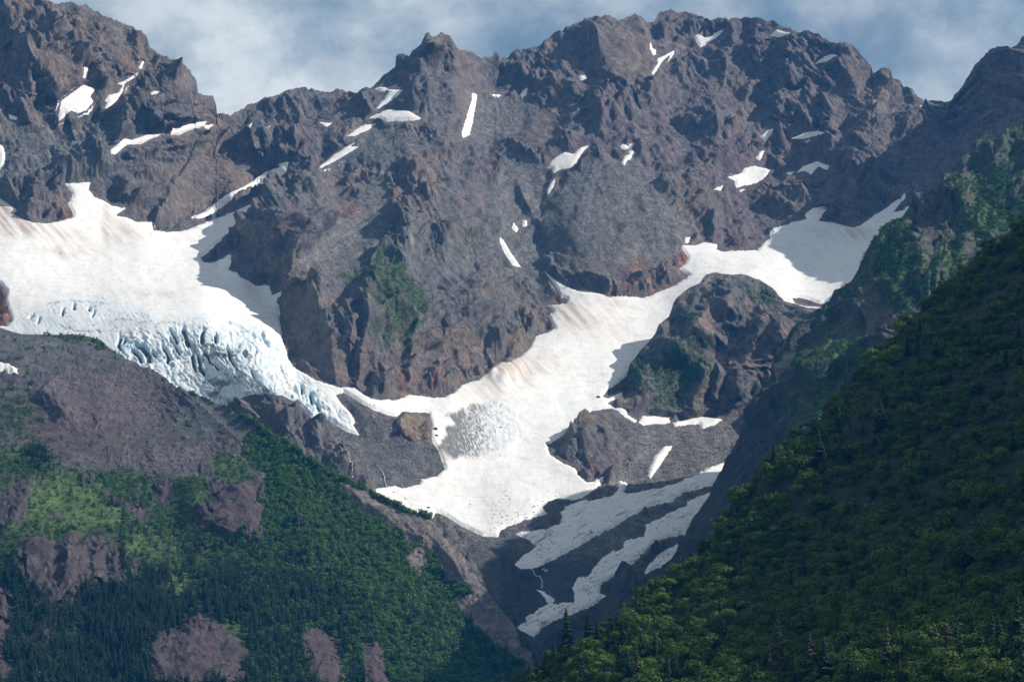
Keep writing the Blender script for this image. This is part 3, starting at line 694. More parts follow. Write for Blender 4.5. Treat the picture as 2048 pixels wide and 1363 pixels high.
c = mixc(c, DGREY, 0.35 * blob(px, py, 770, 890, 150, 90) * sstep(775, 800, py) + 0.8 * sstep(1080, 1150, py) * (px > 1000) + 0.7 * blob(px, py, 1000, 1150, 60, 90))  # dark moraine; valley floor also darkened to deepen its shade
c *= (1 + 0.45 * scree * fbm(fan * 2.3, py / 110, 3, 334) + 0.25 * scree * fbm(px / 3, py / 3, 2, 335))[..., None]
c = mixc(c, RUST, 0.85 * (blob(px, py, 1375, 522, 22, 16) + blob(px, py, 1295, 580, 60, 14) * sstep(-0.25, 0.3, hue3 + hue2) + 0.55 * blob(px, py, 1275, 530, 22, 16)
     + 0.75 * blob(px, py, 810, 765, 40, 24) * sstep(-0.1, 0.35, fbm(px/9, py/40, 3, 79)) + 0.75 * blob(px, py, 885, 765, 36, 22) * sstep(-0.1, 0.35, fbm(px/9, py/40, 3, 79)) + 0.25 * blob(px, py, 890, 690, 60, 40) * sstep(-0.1, 0.3, hue3)
     + 0.5 * blob(px, py, 1110, 600, 10, 12) + blob(px, py, 4, 620, 16, 40) + 0.5 * blob(px, py, 128, 425, 10, 22) + 0.4 * blob(px, py, 700, 420, 26, 16) + 0.5 * blob(px, py, 260, 125, 16, 14) * sstep(-.2, .2, hue3)))
c = mixc(c, TAN, 0.9 * blob(px, py, 697, 262, 16, 12) + 0.6 * sstep(-2, 6, outc) + 0.6 * blob(px, py, 970, 745, 40, 14) + 0.5 * blob(px, py, 735, 232, 14, 6) + 0.35 * blob(px, py, 1380, 75, 14, 20) + 0.5 * blob(px, py, 1030, 690, 30, 26))
c = mixc(c, PALE, 0.8 * blob(px, py, 820, 495, 12, 22) * sstep(-.3, .2, hue3) + 0.6 * blob(px, py, 690, 660, 8, 36) + 0.5 * blob(px, py, 865, 320, 14, 16) * sstep(0, .3, hue3))
moss = (1.1 * blob(px, py, 765, 565, 42, 52) + 0.9 * blob(px, py, 830, 590, 50, 34) + 0.6 * blob(px, py, 800, 660, 80, 40) + 0.7 * blob(px, py, 1010, 530, 16, 20)
     + 0.5 * blob(px, py, 1150, 200, 60, 14) + 0.5 * blob(px, py, 1255, 150, 16, 12) + 0.5 * blob(px, py, 1245, 450, 30, 10) + 0.4 * blob(px, py, 1540, 190, 60, 30) + 0.4 * blob(px, py, 700, 545, 60, 14)
     + 0.4 * blob(px, py, 950, 480, 60, 50) + 0.4 * blob(px, py, 1350, 400, 40, 12))
c = mixc(c, MOSS, 0.95 * sstep(0.25, 0.65, moss + 0.7 * hue3 + 0.25 * hue2 - 0.05))
moss_far = moss
c *= (1 + 0.28 * hue3 + 0.12 * fbm(px / 4, py / 4, 2, 76))[..., None]
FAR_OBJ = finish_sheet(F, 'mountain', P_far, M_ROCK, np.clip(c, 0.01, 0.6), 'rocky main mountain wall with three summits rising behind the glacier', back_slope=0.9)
print('far linked', time.time() - T0)

# ------------------------------------------------------------------ snow and glacier lying on it
ICE = [(60,630),(100,606),(160,594),(240,604),(330,640),(420,634),(490,640),(535,665),(560,700),(590,745),(640,790),(680,830),(705,850),(640,848),(560,800),(440,830),(300,790),(200,740),(100,720),(0,690),(20,655)]
DIRTY_ICE = [(876,899),(884,870),(905,838),(940,815),(975,800),(1000,805),(1040,830),(1062,856),(1050,880),(1000,905),(950,918),(900,918)]
jg = 14 * fbm(px / 60, py / 30, 4, 501)
ice = sstep(-14, 10, poly_sd(px + jg, py + jg, ICE, 40))
dice = sstep(-6, 6, poly_sd(px + jg * 1.6 + 12 * hue3, py + jg * .9 + 10 * hue3, DIRTY_ICE, 40))
fall = ice * sstep(640, 690, py + 0.06 * (px - 300) + jg) * sstep(215, 260, px)
# crevasses: open cuts curving down the icefall
CREV = [([(366,654),(371,672),(378,695)],16,5),([(338,658),(348,674),(356,690)],14,4),([(402,690),(404,668),(410,655)],12,5),([(432,668),(430,690)],12,5),
([(243,672),(238,690),(240,704)],12,4),([(252,676),(247,692)],10,3),([(268,690),(285,698),(296,715),(302,730)],15,6),([(262,700),(276,712),(286,730)],13,5),([(282,688),(294,702),(304,718)],10,4),
([(322,690),(334,706),(338,722),(332,728)],12,5),([(338,676),(350,694),(362,712)],11,4),([(304,700),(312,718)],8,4),([(388,705),(384,725),(392,745)],13,4),([(396,708),(400,735),(410,752)],11,4),([(408,700),(420,724),(440,742)],9,3),
([(150,608),(147,624)],10,3),([(128,618),(124,634)],9,3),([(178,614),(180,626)],8,3),([(60,640),(68,630)],7,3),([(74,648),(82,636)],6,3),([(183,635),(190,622)],6,3),
([(452,690),(460,715),(468,735)],9,4),([(486,700),(492,720)],8,4),([(500,740),(512,765),(530,780)],8,3),([(600,770),(606,792)],8,4),([(618,785),(628,812)],10,4),([(630,800),(640,826)],9,4),([(588,770),(592,790)],6,3),
([(520,660),(530,680),(538,700)],7,4),([(545,690),(556,705)],6,3),([(440,640),(470,652),(500,668)],4,3)]
cut = np.zeros(F.shape)
wpx = px + 4 * fbm(px / 18, py / 18, 3, 520); wpy = py + 4 * fbm(px / 18, py / 18, 3, 521)
for pts, dep, w in CREV:
    xs = [p[0] for p in pts]; ys = [p[1] for p in pts]
    s_ = (px > min(xs) - 14) & (px < max(xs) + 14) & (py > min(ys) - 14) & (py < max(ys) + 14)
    d_, sd_, tt_ = seg_dist(wpx[s_], wpy[s_], pts)
    cut[s_] = np.maximum(cut[s_], dep * np.clip(1 - d_ / w, 0, 1) ** 0.7 * sstep(-0.02, 0.2, tt_) * sstep(-0.02, 0.2, 1 - tt_))
flow = px * 0.9 - py * 0.55
bow = flow + 18 * hue2 + 6 * hue3
lines = 1 - np.abs(perlin(bow / 13, (py + 0.55 * px) / 60, 571)) * 1.5
lines2 = 1 - np.abs(perlin((py + 0.12 * px + 12 * hue2) / 8, px / 70, 572)) * 1.5
thin = sstep(0.90, 0.985, lines) * fall * sstep(-.25, .2, fbm(px / 26, py / 20, 3, 573)) + 0.5 * sstep(0.93, 0.99, lines2) * ice * sstep(-.1, .25, fbm(px / 30, py / 16, 3, 574))
serac = ridged((flow + 22 * hue2 + 9 * hue3) / 11, (py + 0.7 * px) / 60, 4, 530, 0.6)
hs = np.clip(sd * 0.9, -9, 3.2) + 0.8 * fbm(px / 30, py / 22, 4, 540) * sstep(0, 10, sd)
hs += 4.0 * sstep(2, 30, sd) * fbm(px / 110, py / 70, 3, 541)
bits = 0.6 * ice * ridged(flow / 7, (py + px * .5) / 30, 3, 531) - fall * (1 - serac) * 3.0 * (0.4 + sstep(-.1,.4,hue2)) + fall * 0.8 * crags(bow / 7, py / 24, 533, 0.9) + 3.4 * fall * ridged(bow / 12, (py + 0.55 * px) / 110, 2, 575)
bits += dice * (1.1 * ridged((px + 0.6 * py) / 7, (py - 0.6 * px) / 16, 3, 534) + 1.6 * hue3)
bits -= cut * 1.3 + 5.0 * thin
bits += (9 * blob(px, py, 1006, 752, 14, 20) + 6 * blob(px, py, 1030, 742, 14, 14) + 5 * blob(px, py, 985, 748, 8, 12)) * (sd > 0)
hs += bits * sstep(0, 5, sd)
ramp_i = [i for i, s_ in enumerate(SNOW) if 'snow ramp' in s_[4]][0]
hs += 6 * (snow_id == ramp_i) * (sd_big < sd_p) * sstep(-3, 5, sd)
sun_cup = 0.35 * crags(px / 4.5, py / 3.5, 545, 0.6) * sstep(2, 10, sd) * (1 - ice)
hs += sun_cup
Ys = F.Y - F.rib * (1 - sstep(-10, 6, sd) * 0.9)
Ps = at(px, py, Ys) + N * hs[..., None]
WHITE = np.array((0.755, 0.728, 0.692)); DIRT = np.array((0.42, 0.32, 0.235)); BLUE = np.array((0.24, 0.47, 0.58)); GRIME = np.array((0.10, 0.095, 0.09)); ICEW = np.array((0.64, 0.675, 0.68))
sc_ = np.broadcast_to(WHITE, F.shape + (3,)).copy()
streak = fbm((px - 0.9 * py) / 12, (py + 0.5 * px) / 90, 4, 551)
dirt = (0.9 * blob(px, py, 20, 430, 60, 26) + 0.75 * blob(px, py, 60, 460, 55, 18) + 0.8 * blob(px, py, 212, 450, 9, 45) + 0.7 * blob(px, py, 238, 465, 30, 26) + 0.5 * blob(px, py, 140, 475, 40, 14)
    + 0.5 * blob(px, py, 120, 505, 60, 12) + 0.45 * blob(px, py, 290, 590, 60, 8) + 0.8 * blob(px, py, 1010, 750, 50, 30) + 0.6 * blob(px, py, 1180, 640, 60, 40) + 0.6 * blob(px, py, 1130, 620, 40, 30)
    + 0.6 * blob(px, py, 1060, 735, 60, 26) + 0.4 * blob(px, py, 1232, 606, 20, 12) + 0.6 * blob(px, py, 1700, 470, 60, 14) + 0.9 * blob(px, py, 888, 915, 10, 12) + 0.3 * blob(px, py, 960, 800, 60, 30) + 0.35 * blob(px, py, 530, 640, 30, 10))
sc_ = mixc(sc_, DIRT, 0.75 * np.clip(dirt * (0.75 + 1.8 * streak) , 0, 1) + 0.06 * sstep(0, 0.5, hue2) + 0.08 * sstep(0.1, 0.5, streak))
sc_ = mixc(sc_, np.array((0.64, 0.66, 0.66)), dice * 0.8 * sstep(1075, 960, px + 20 * hue3))
sc_ = mixc(sc_, ICEW, 0.65 * ice + 0.7 * blob(px, py, 1120, 810, 60, 18) * sstep(-.2, .2, hue3))
sc_ = mixc(sc_, BLUE, np.clip(cut / 8, 0, 1) * 0.95 + 0.55 * np.clip(thin, 0, 1) + fall * 0.18 * sstep(0.45, 0.15, serac) + dice * 0.05 * sstep(980, 1010, px) + 0.5 * blob(px, py, 625, 800, 14, 22) * sstep(-.1, .3, hue3) + 0.16 * ice * sstep(0.1, 0.5, hue2))
grime = ice * 0.55 * sstep(0.30, 0.62, fbm((px + py) / 9, (py - px) / 34, 4, 560)) + dice * (0.9 * sstep(0.02, 0.32, 0.2 * hue3 + 0.5 * fbm(px / 2.6, py / 2.6, 2, 582) + 0.6 * fbm((px - py) / 4, (px + py) / 9, 4, 561) - (px - 945) / 150 + 0.24))
grime += fall * 0.0 + 0.85 * sstep(0.15, 0.6, blob(px, py, 435, 712, 46, 8) + 0.9 * blob(px, py, 440, 768, 30, 10) + 0.9 * blob(px, py, 430, 790, 26, 9) + 0.3 * blob(px, py, 470, 760, 44, 14) + 0.8 * fbm((px+py) / 6, (py-px) / 16, 4, 566) - 0.30) * ice
low = ((snow_id == 0) | (snow_id == 1)) & (sd_p > sd_big)
grime += low * 0.8 * sstep(0.15, 0.6, fbm((px - .5 * py) / 44, (py + 0.5 * px) / 6, 5, 563, 0.65) + 0.5 * hue0 + 0.02)
GR = [([(380,694),(420,691),(440,700),(480,705),(505,722),(520,745)],2.2),([(408,700),(404,730)],1.6),([(410,768),(430,760),(446,772),(436,790)],4),([(425,792),(450,800),(462,806)],5),([(470,735),(500,760),(540,790)],2),
([(505,775),(530,780),(556,795)],3),([(452,748),(470,756),(490,772)],2.4),([(490,706),(500,730)],1.5),([(560,735),(575,770),(600,800)],1.6),([(120,650),(150,662),(200,664)],1.3),([(230,640),(300,648),(360,650)],1.0),([(100,610),(160,604),(220,612)],1.0),([(512,700),(506,744)],1.6)]
for pts, w in GR:
    xs = [p[0] for p in pts]; ys = [p[1] for p in pts]
    s_ = (px > min(xs) - 20) & (px < max(xs) + 20) & (py > min(ys) - 20) & (py < max(ys) + 20)
    d_, _, _ = seg_dist(wpx[s_] + 5 * hue3[s_], wpy[s_] + 5 * fbm(px[s_] / 9, py[s_] / 9, 3, 580), pts)
    grime[s_] = np.maximum(grime[s_], 0.85 * sstep(w * 1.7, w * 0.4, d_) * sstep(-.35, .15, fbm(px[s_] / 4, py[s_] / 4, 2, 581)))
sc_ = mixc(sc_, GRIME, grime)
spk = (fbm(px / 3.1, py / 2.3, 2, 564) > 0.66) & (sstep(-.1, .4, hue2 + hue) > 0.2)
sc_ = np.clip(sc_, 0.02, 0.85)
fs = (sd > -5)
def face_any(M): return (M[:-1, :-1] | M[1:, :-1] | M[:-1, 1:] | M[1:, 1:])
bigm = face_any((sd_big > -5)) 
big_region = face_any(sd_big >= sd_p)
fx = px[:-1, :-1]; fy_ = py[:-1, :-1]
def snow_part(name, keep, label, cat, group=None, kind=None):
    q = grid_faces(*F.shape, keep)
    if len(q) < 1: return None
    o = mesh_np(name, Ps.reshape(-1, 3), q, M_SNOW, {'col': sc_.reshape(-1, 3)})
    tag(o, label, cat, group, kind)
    return o
gl = (fx < 706)
snow_part('glacier', bigm & big_region & gl & ((fy_ > 585) | (fx > 560)), 'white and blue glacier with crevassed icefall spilling off the left basin', 'glacier')
snow_part('snowfield', bigm & big_region & gl & ~((fy_ > 585) | (fx > 560)), 'wide smooth snow basin above the icefall on the left', 'snowfield')
snow_part('snowfield', bigm & big_region & ~gl & (fx < 1375), 'long snow tongue flowing down between the big buttress and the knob', 'snowfield')
snow_part('snowfield', bigm & big_region & (fx >= 1375), 'half shaded snow basin above the knob on the right', 'snowfield')
pm = face_any(sd_p > -5) & ~big_region
for i, (nm, cat, grp, poly, lab) in enumerate(SNOW):
    snow_part(nm, pm & (snow_id[:-1, :-1] == i), lab, cat, 'snow patches on the mountain wall' if nm == 'snow_patch' else None)
print('snow', time.time() - T0)

# ================================================================== ROCKY KNOB beside the snow tongue
K_TOP = [(1232,806),(1244,785),(1252,752),(1264,722),(1276,708),(1293,690),(1311,670),(1326,646),(1338,632),(1346,608),(1352,597),(1364,585),(1379,573),(1399,566),(1411,550),
(1434,545),(1458,548),(1481,551),(1520,558),(1546,573),(1557,588),(1572,602),(1593,612),(1625,620),(1700,645),(1800,700)]
K_BOT = [(1232,812),(1242,822),(1268,826),(1300,826),(1345,832),(1380,828),(1398,822),(1450,826),(1500,812),(1560,800),(1800,760)]
K_D = [(1232,806,5690),(1250,760,5800),(1264,723,5850),(1311,670,5960),(1350,600,6040),(1379,573,6080),(1434,545,6130),(1480,551,6135),(1572,602,6090),(1650,635,6010),(1800,700,5850),
(1240,815,5690),(1270,826,5705),(1340,834,5765),(1390,828,5800),(1450,828,5815),(1530,815,5860),(1700,790,5850),(1290,760,5770),(1340,700,5885),(1400,640,5975),(1450,600,6030),(1500,650,5980),
(1560,660,5975),(1400,760,5855),(1470,760,5875),(1540,740,5920),(1350,780,5800),(1440,690,5935)]
K_RIBS = [([(1408,620),(1392,665),(1345,715)],34,60,50),([(1400,566),(1385,600),(1370,640)],20,40,40),([(1408,735),(1398,790),(1388,822)],26,34,26),([(1433,735),(1436,800)],16,14,24),
([(1472,728),(1476,800)],22,22,24),([(1300,720),(1280,770),(1262,810)],16,20,40),([(1520,640),(1500,700),(1490,740)],16,24,36),([(1460,580),(1450,640)],16,30,40),([(1540,600),(1560,680)],14,20,30),
([(1410,660),(1450,690),(1500,715),(1545,720)],9,10,12),([(1430,640),(1480,660),(1540,680)],8,9,12),([(1440,715),(1500,735),(1540,740)],9,8,14)]
colsK = ncols(1228, 1790, 1232, 1570, 2.0, 12)
KS = base_sheet(colsK, K_TOP, K_BOT, 150, tps(K_D), K_RIBS)
kx, ky = KS.px, KS.py
B0 = at(kx, ky, KS.Y); NK = normals(B0)
B = at(kx, ky, KS.Y - KS.rib)
hk = rock_relief(B0[..., 0], B0[..., 2], 700) * 0.75 * (0.3 + 0.7 * sstep(0, 20, KS.down))
hk *= sstep(0, 26, np.interp(kx, [p[0] for p in K_BOT], [p[1] for p in K_BOT]) - ky)
hk -= 8 * sstep(10, 0, np.interp(kx, [p[0] for p in K_BOT], [p[1] for p in K_BOT]) - ky)
hk += 3.0 * (ridged(B0[..., 0] / 90 + 3, (B0[..., 2] + 0.5 * B0[..., 0]) / 16, 3, 711) - .4) * sstep(1380, 1440, kx)
h1 = fbm(kx / 60, ky / 50, 4, 721); h2 = fbm(kx / 14, ky / 10, 3, 722)
c = np.broadcast_to(GREY * 0.95, KS.shape + (3,)).copy()
c = mixc(c, BROWN * 1.15, sstep(-0.2, 0.4, h1 + h2 * .5))
c = mixc(c, TAN, 0.55 * sstep(0.15, 0.5, h2 + 0.5 * blob(kx, ky, 1500, 700, 70, 40)))
mk = blob(kx, ky, 1350, 740, 70, 45) + 0.9 * blob(kx, ky, 1375, 640, 30, 16) + 0.7 * blob(kx, ky, 1520, 590, 50, 20) + 0.8 * blob(kx, ky, 1270, 740, 16, 30) + 0.5 * blob(kx, ky, 1330, 800, 60, 20) + .5 * blob(kx, ky, 1540, 630, 30, 20) + .5 * blob(kx, ky, 1400, 690, 50, 14)
mossK = sstep(0.35, 0.7, mk + 0.8 * h2)
c = mixc(c, MOSS, 0.9 * mossK)
c *= (1 + 0.3 * h2)[..., None]
PK = B + NK * hk[..., None]
finish_sheet(KS, 'rock_knob', PK, M_ROCK, np.clip(c, .01, .6), 'rounded rocky knob with green ledges standing between the snow tongue and the dark cliff', back_n=8, back_dy=22, back_slope=1.3, skirt=(0, -1, -1))

# ================================================================== CRAGGY RIDGE on the right, mostly in shade
M_TOP = [(1230,1290),(1250,1262),(1290,1215),(1320,1163),(1326,1145),(1343,1124),(1352,1107),(1364,1083),(1373,1060),(1384,1042),(1402,1011),(1417,987),(1426,964),(1443,940),(1449,920),
(1467,894),(1484,855),(1499,826),(1508,803),(1520,791),(1538,776),(1549,749),(1554,726),(1560,702),(1572,682),(1581,661),(1595,644),(1613,629),(1640,617),(1657,602),(1669,579),(1681,576),
(1701,561),(1710,547),(1722,523),(1730,503),(1748,482),(1769,459),(1801,441),(1810,429),(1827,403),(1833,379),(1845,375),(1855,385),(1874,383),(1886,367),(1907,335),(1921,317),(1939,302),
(1953,282),(1968,271),(1980,268),(1990,276),(2000,284),(2006,268),(2018,256),(2030,250),(2048,238),(2120,190),(2300,170),(2800,260)]  # unseen part past the right edge kept low to limit its shadow
M_BOT = [(1230,1400),(1350,1330),(1500,1200),(1640,1010),(1760,860),(1900,740),(2048,600),(2300,520),(2800,560)]
M_D = [(1230,1290,3420),(1320,1163,3520),(1373,1060,3630),(1443,940,3780),(1500,826,3900),(1554,726,3990),(1572,680,4060),(1640,617,4180),(1701,561,4280),(1748,482,4420),(1801,441,4520),
(1845,375,4620),(1907,335,4740),(1980,268,4860),(2048,238,4880),(2300,170,4700),(2800,260,4400),(1300,1300,3300),(1400,1150,3340),(1480,1050,3400),(1560,950,3470),(1640,850,3560),(1560,850,3620),
(1700,780,3660),(1760,740,3640),(1640,760,3700),(1600,720,3850),(1680,690,3880),(1740,660,3850),(1800,640,3780),(1780,590,4020),(1740,560,4150),(1830,560,3950),(1840,500,4180),(1900,480,4180),
(1900,560,3950),(1950,420,4330),(2000,380,4420),(2048,400,4280),(2048,330,4560),(1900,400,4480),(1860,440,4400),(2048,560,3800),(2300,300,4000),(2800,200,3500),(1500,1180,3200),(1760,860,3400),
(1640,1000,3280),(1350,1320,3180)]
M_RIBS = [([(1784,520),(1790,560),(1800,590),(1815,620)],40,50,34),([(1772,600),(1790,660),(1800,700)],26,30,36),([(1845,470),(1848,520),(1843,560)],30,26,30),([(1880,500),(1876,560),(1870,600)],26,20,30),
([(1893,440),(1890,490)],24,22,26),([(1905,380),(1898,430)],30,26,30),([(1930,330),(1925,390),(1935,440)],34,30,30),([(1985,280),(1990,330),(2000,380)],36,40,40),([(1960,400),(1950,450)],24,20,26),
([(1935,470),(1925,520)],22,20,24),([(2020,330),(2030,390)],26,24,30),([(1990,420),(1980,470)],22,20,24),([(1860,540),(1858,600)],22,16,22),([(1738,520),(1745,560),(1740,600)],20,26,30),
([(1722,590),(1700,620)],18,24,30),([(1740,680),(1700,700),(1660,740),(1640,790)],34,60,50),([(1630,730),(1600,750),(1575,790)],18,30,30),([(1690,790),(1650,830),(1625,860)],20,30,24),
([(1450,960),(1440,1020),(1410,1080)],14,30,40),([(1530,820),(1500,900),(1480,960)],16,40,50),([(1860,380),(1850,420)],16,16,20),([(2048,280),(2060,340)],30,30,40)]
colsM = ncols(1230, 2790, 1236, 2070, 2.2, 14)
M_D = [(a, b, d * 1.095) for a, b, d in M_D]
MS = base_sheet(colsM, M_TOP, M_BOT, 260, tps(M_D), M_RIBS, teeth=3.0)
mx_, my_ = MS.px, MS.py
B0 = at(mx_, my_, MS.Y); NM = normals(B0)
B = at(mx_, my_, MS.Y - MS.rib)
am, bm = B0[..., 0] - 0.5 * B0[..., 1], B0[..., 2]
h1 = fbm(mx_ / 60, my_ / 50, 4, 821); h2 = fbm(mx_ / 16, my_ / 12, 3, 822)
craggy = sstep(0.25, 0.75, 0.15 + 1.1 * blob(mx_, my_, 1900, 440, 130, 130) + blob(mx_, my_, 1810, 630, 70, 50) + 0.8 * blob(mx_, my_, 1700, 720, 90, 60) + h1 * .5)
hm = rock_relief(am * 0.8, bm, 800) * (0.55 + 0.55 * craggy) * (0.25 + 0.75 * sstep(0, 26, MS.down))
c = np.broadcast_to(GREY * 0.5, MS.shape + (3,)).copy()  # base grey cut down to deepen the ridge's shade
c = mixc(c, BROWN * 1.1, sstep(-0.2, 0.4, h1 + h2 * .4) * .8 * craggy)
c = mixc(c, PURP * 1.3, 0.7 * blob(mx_, my_, 1770, 660, 60, 50))
bench = sstep(0.3, 0.7, blob(mx_, my_, 1700, 730, 75, 50) + blob(mx_, my_, 1800, 580, 40, 60) * .8 + 0.8 * blob(mx_, my_, 1640, 820, 22, 50) + blob(mx_, my_, 1980, 410, 90, 100) * .7 + 0.5 * blob(mx_, my_, 1900, 560, 70, 60) + .6 * blob(mx_, my_, 1780, 480, 60, 60) + 0.6 * h2 + .3 * h1)
vegM = bench
c = mixc(c, MOSS * 0.9, 0.9 * sstep(-0.25, .15, h1 + .5 * h2) * (1 - 0.6 * craggy) * sstep(1480, 1560, mx_))
c = mixc(c, DGREY * 0.7, 0.8 * sstep(1620, 1540, mx_ + 0.3 * (my_ - 800)))  # left wall darkened, shade put into the rock colour
c = mixc(c, GRN * 1.3, 0.85 * bench)  # ledge green brightened to suggest sunlight on it
c *= (1 + 0.3 * h2)[..., None]
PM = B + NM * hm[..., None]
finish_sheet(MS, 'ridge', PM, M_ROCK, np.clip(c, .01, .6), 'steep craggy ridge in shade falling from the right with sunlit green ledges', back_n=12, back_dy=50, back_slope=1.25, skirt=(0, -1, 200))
print('ridge', time.time() - T0)

# ================================================================== GREEN MOUNTAIN FOOT on the left
L_TOP = [(-500,600),(-100,650),(0,656),(20,663),(44,669),(117,669),(147,668),(173,672),(202,679),(217,694),(235,706),(249,717),(270,723),(285,734),(308,741),(332,756),(340,767),(355,776),(381,785),
(411,795),(423,803),(449,812),(461,820),(493,837),(518,850),(544,872),(573,884),(597,904),(626,923),(653,941),(667,949),(691,961),(720,973),(741,982),(749,992),(764,999),(779,1005),(793,1011),
(823,1026),(849,1030),(861,1034),(881,1057),(905,1089),(926,1110),(946,1133),(967,1160),(972,1177),(987,1198),(1009,1227),(1023,1242),(1031,1254),(1026,1268),(1029,1280),(1044,1295),(1064,1306),(1067,1324),(1082,1390)]
L_TOP = [p for p in L_TOP if p[0] not in (1026, 1029)]
L_BOT = [(-500,1500),(1085,1500)]
L_D = [(-500,640,5000),(-500,1000,4300),(-500,1400,3700),(0,656,5060),(147,668,5080),(270,723,5030),(380,782,4930),(490,832,4800),(597,899,4690),(749,987,4570),(858,1031,4480),(926,1110,4400),(1009,1227,4270),
(1064,1310,4150),(0,740,4860),(0,800,4740),(150,780,4830),(300,830,4850),(420,860,4790),(480,900,4700),(0,900,4540),(120,860,4640),(250,850,4740),(200,930,4560),(330,920,4620),(420,930,4620),(530,950,4630),
(0,1000,4340),(100,980,4420),(220,1000,4440),(330,1000,4490),(120,1065,4260),(250,1060,4310),(30,1080,4170),(0,1180,4060),(120,1180,4110),(240,1180,4150),(380,1030,4430),(450,1020,4420),(520,1040,4450),
(500,1110,4290),(400,1110,4290),(600,980,4580),(650,1050,4450),(750,1080,4400),(800,1150,4320),(900,1250,4210),(1000,1330,4110),(0,1280,3930),(80,1280,3950),(180,1250,4020),(190,1330,3900),(260,1260,3980),
(300,1320,3850),(330,1200,4090),(400,1200,4080),(500,1200,4120),(600,1200,4170),(700,1200,4220),(400,1363,3790),(600,1363,3880),(800,1363,3970),(1000,1400,4040),(0,1363,3760),(300,1420,3700),(700,1450,3780),(100,1450,3650),
(980,1250,4260),(900,1180,4360),(860,1110,4420),(700,1010,4530)]
L_RIBS = [([(395,965),(385,1010),(372,1060)],16,24,90),([(250,1075),(252,1120),(250,1165)],14,16,30),([(140,1070),(130,1130),(120,1180)],16,24,40),([(200,1070),(188,1120),(190,1160)],12,14,26),
([(400,1225),(380,1270),(375,1340)],14,30,70),([(300,1250),(310,1320)],16,40,40),([(602,1255),(606,1300),(622,1350)],12,16,50),([(724,1285),(722,1330),(732,1370)],12,14,40),
([(330,745),(420,830),(500,900)],10,60,14),([(80,780),(110,800),(130,830)],26,26,40),([(18,740),(50,720),(60,700)],12,24,24),([(300,900),(310,920)],14,16,20),
([(690,975),(740,1010),(810,1070)],4,16,30),([(880,1080),(905,1130),(945,1180)],4,16,30),([(350,1080),(330,1150),(300,1220)],22,60,70),
([(560,960),(620,1060),(700,1180),(780,1300)],16,80,60),([(480,1110),(520,1200),(560,1300)],14,50,50),([(60,960),(40,1010),(10,1060)],22,20,26),([(230,1090),(235,1180)],12,20,20),
([(130,1240),(90,1300),(70,1363)],26,50,40),([(800,1150),(860,1260),(920,1340)],10,50,40)]
colsL = ncols(-500, 1085, -14, 1082, 2.1, 16)
LS = base_sheet(colsL, L_TOP, L_BOT, 350, tps(L_D), L_RIBS)
lx, ly = LS.px, LS.py
h1 = fbm(lx / 60, ly / 50, 4, 921); h2 = fbm(lx / 16, ly / 13, 3, 922); h3 = fbm(lx / 6, ly / 6, 2, 923)
B0 = at(lx, ly, LS.Y); NL = normals(B0)
jl = 26 * fbm(lx / 42, ly / 30, 5, 931, 0.65) + 5 * fbm(lx / 8, ly / 8, 3, 932)
BARE = [[(-520,560),(0,640),(340,730),(500,820),(515,855),(497,880),(488,905),(540,945),(528,985),(495,950),(440,905),(420,960),(360,955),(300,948),(230,945),(110,935),(98,900),(60,880),(0,905),(-520,900)]]
SLABS = [[(405,965),(430,950),(480,958),(520,965),(527,1000),(525,1060),(518,1098),(470,1085),(430,1065),(385,1050),(370,1035),(410,1000)],
[(203,972),(232,985),(262,1000),(290,1010),(302,1032),(270,1028),(230,1008),(205,990)],[(300,948),(345,958),(348,990),(330,1014),(305,1002)],[(155,945),(190,955),(192,975),(160,965)],
[(30,1082),(120,1075),(180,1060),(245,1082),(254,1150),(250,1172),(170,1200),(110,1245),(90,1250),(60,1190),(20,1140)],[(255,1110),(295,1130),(280,1160),(258,1150)],
[(290,1270),(350,1235),(400,1212),(440,1240),(505,1290),(482,1380),(300,1380)],[(598,1255),(640,1252),(675,1280),(688,1340),(680,1380),(622,1380),(600,1310)],
[(720,1285),(755,1278),(772,1308),(780,1380),(730,1380),(718,1330)],
[(678,972),(740,985),(800,1015),(860,1035),(905,1085),(950,1130),(990,1195),(1030,1250),(1070,1310),(1090,1390),(1060,1345),(1040,1322),(990,1292),(950,1258),(930,1232),(895,1182),(880,1168),(850,1150),(812,1112),(828,1098),(798,1065),(760,1040),(700,1010)],
[(-20,1000),(35,950),(75,955),(45,1040),(-20,1075)],[(-20,1150),(30,1180),(20,1300),(40,1363),(-20,1363)],[(90,1020),(125,1030),(110,1045)],[(575,1040),(612,1036),(600,1055),(580,1065)],[(340,1068),(362,1062),(352,1085)],
[(70,1240),(110,1240),(100,1290),(50,1320),(40,1270)],[(810,1112),(850,1130),(842,1160),(815,1130)]]
bare = np.zeros(LS.shape); slab = np.zeros(LS.shape); slab_sd = np.full(LS.shape, -30.0)
for p in BARE: bare = np.maximum(bare, sstep(-6, 8, poly_sd(lx + jl, ly + jl, p, 30)))
for p in SLABS: slab_sd = np.maximum(slab_sd, poly_sd(lx + jl * .8, ly + jl * .8, p, 30))
slab_sd = slab_sd - 15 * sstep(0.86, 0.98, 1 - np.abs(perlin((lx + 0.45 * ly) / 40, (ly - .3 * lx) / 75, 961)) * 1.6) * (lx < 640)
slab = sstep(-3, 4, slab_sd)
ravine_bushes = sstep(0.3, 0.6, blob(lx, ly, 868, 1150, 26, 14) + blob(lx, ly, 905, 1180, 40, 12) + blob(lx, ly, 860, 1120, 12, 12) + 0.4 * h2)
slab *= 1 - ravine_bushes
dome = 14 * sstep(-2, 26, slab_sd)
rubble = bare * sstep(0.25, 0.6, blob(lx, ly, 230, 790, 150, 60) + blob(lx, ly, 330, 920, 110, 26) + 0.5 * blob(lx, ly, 450, 900, 60, 30) + .6 * h2)
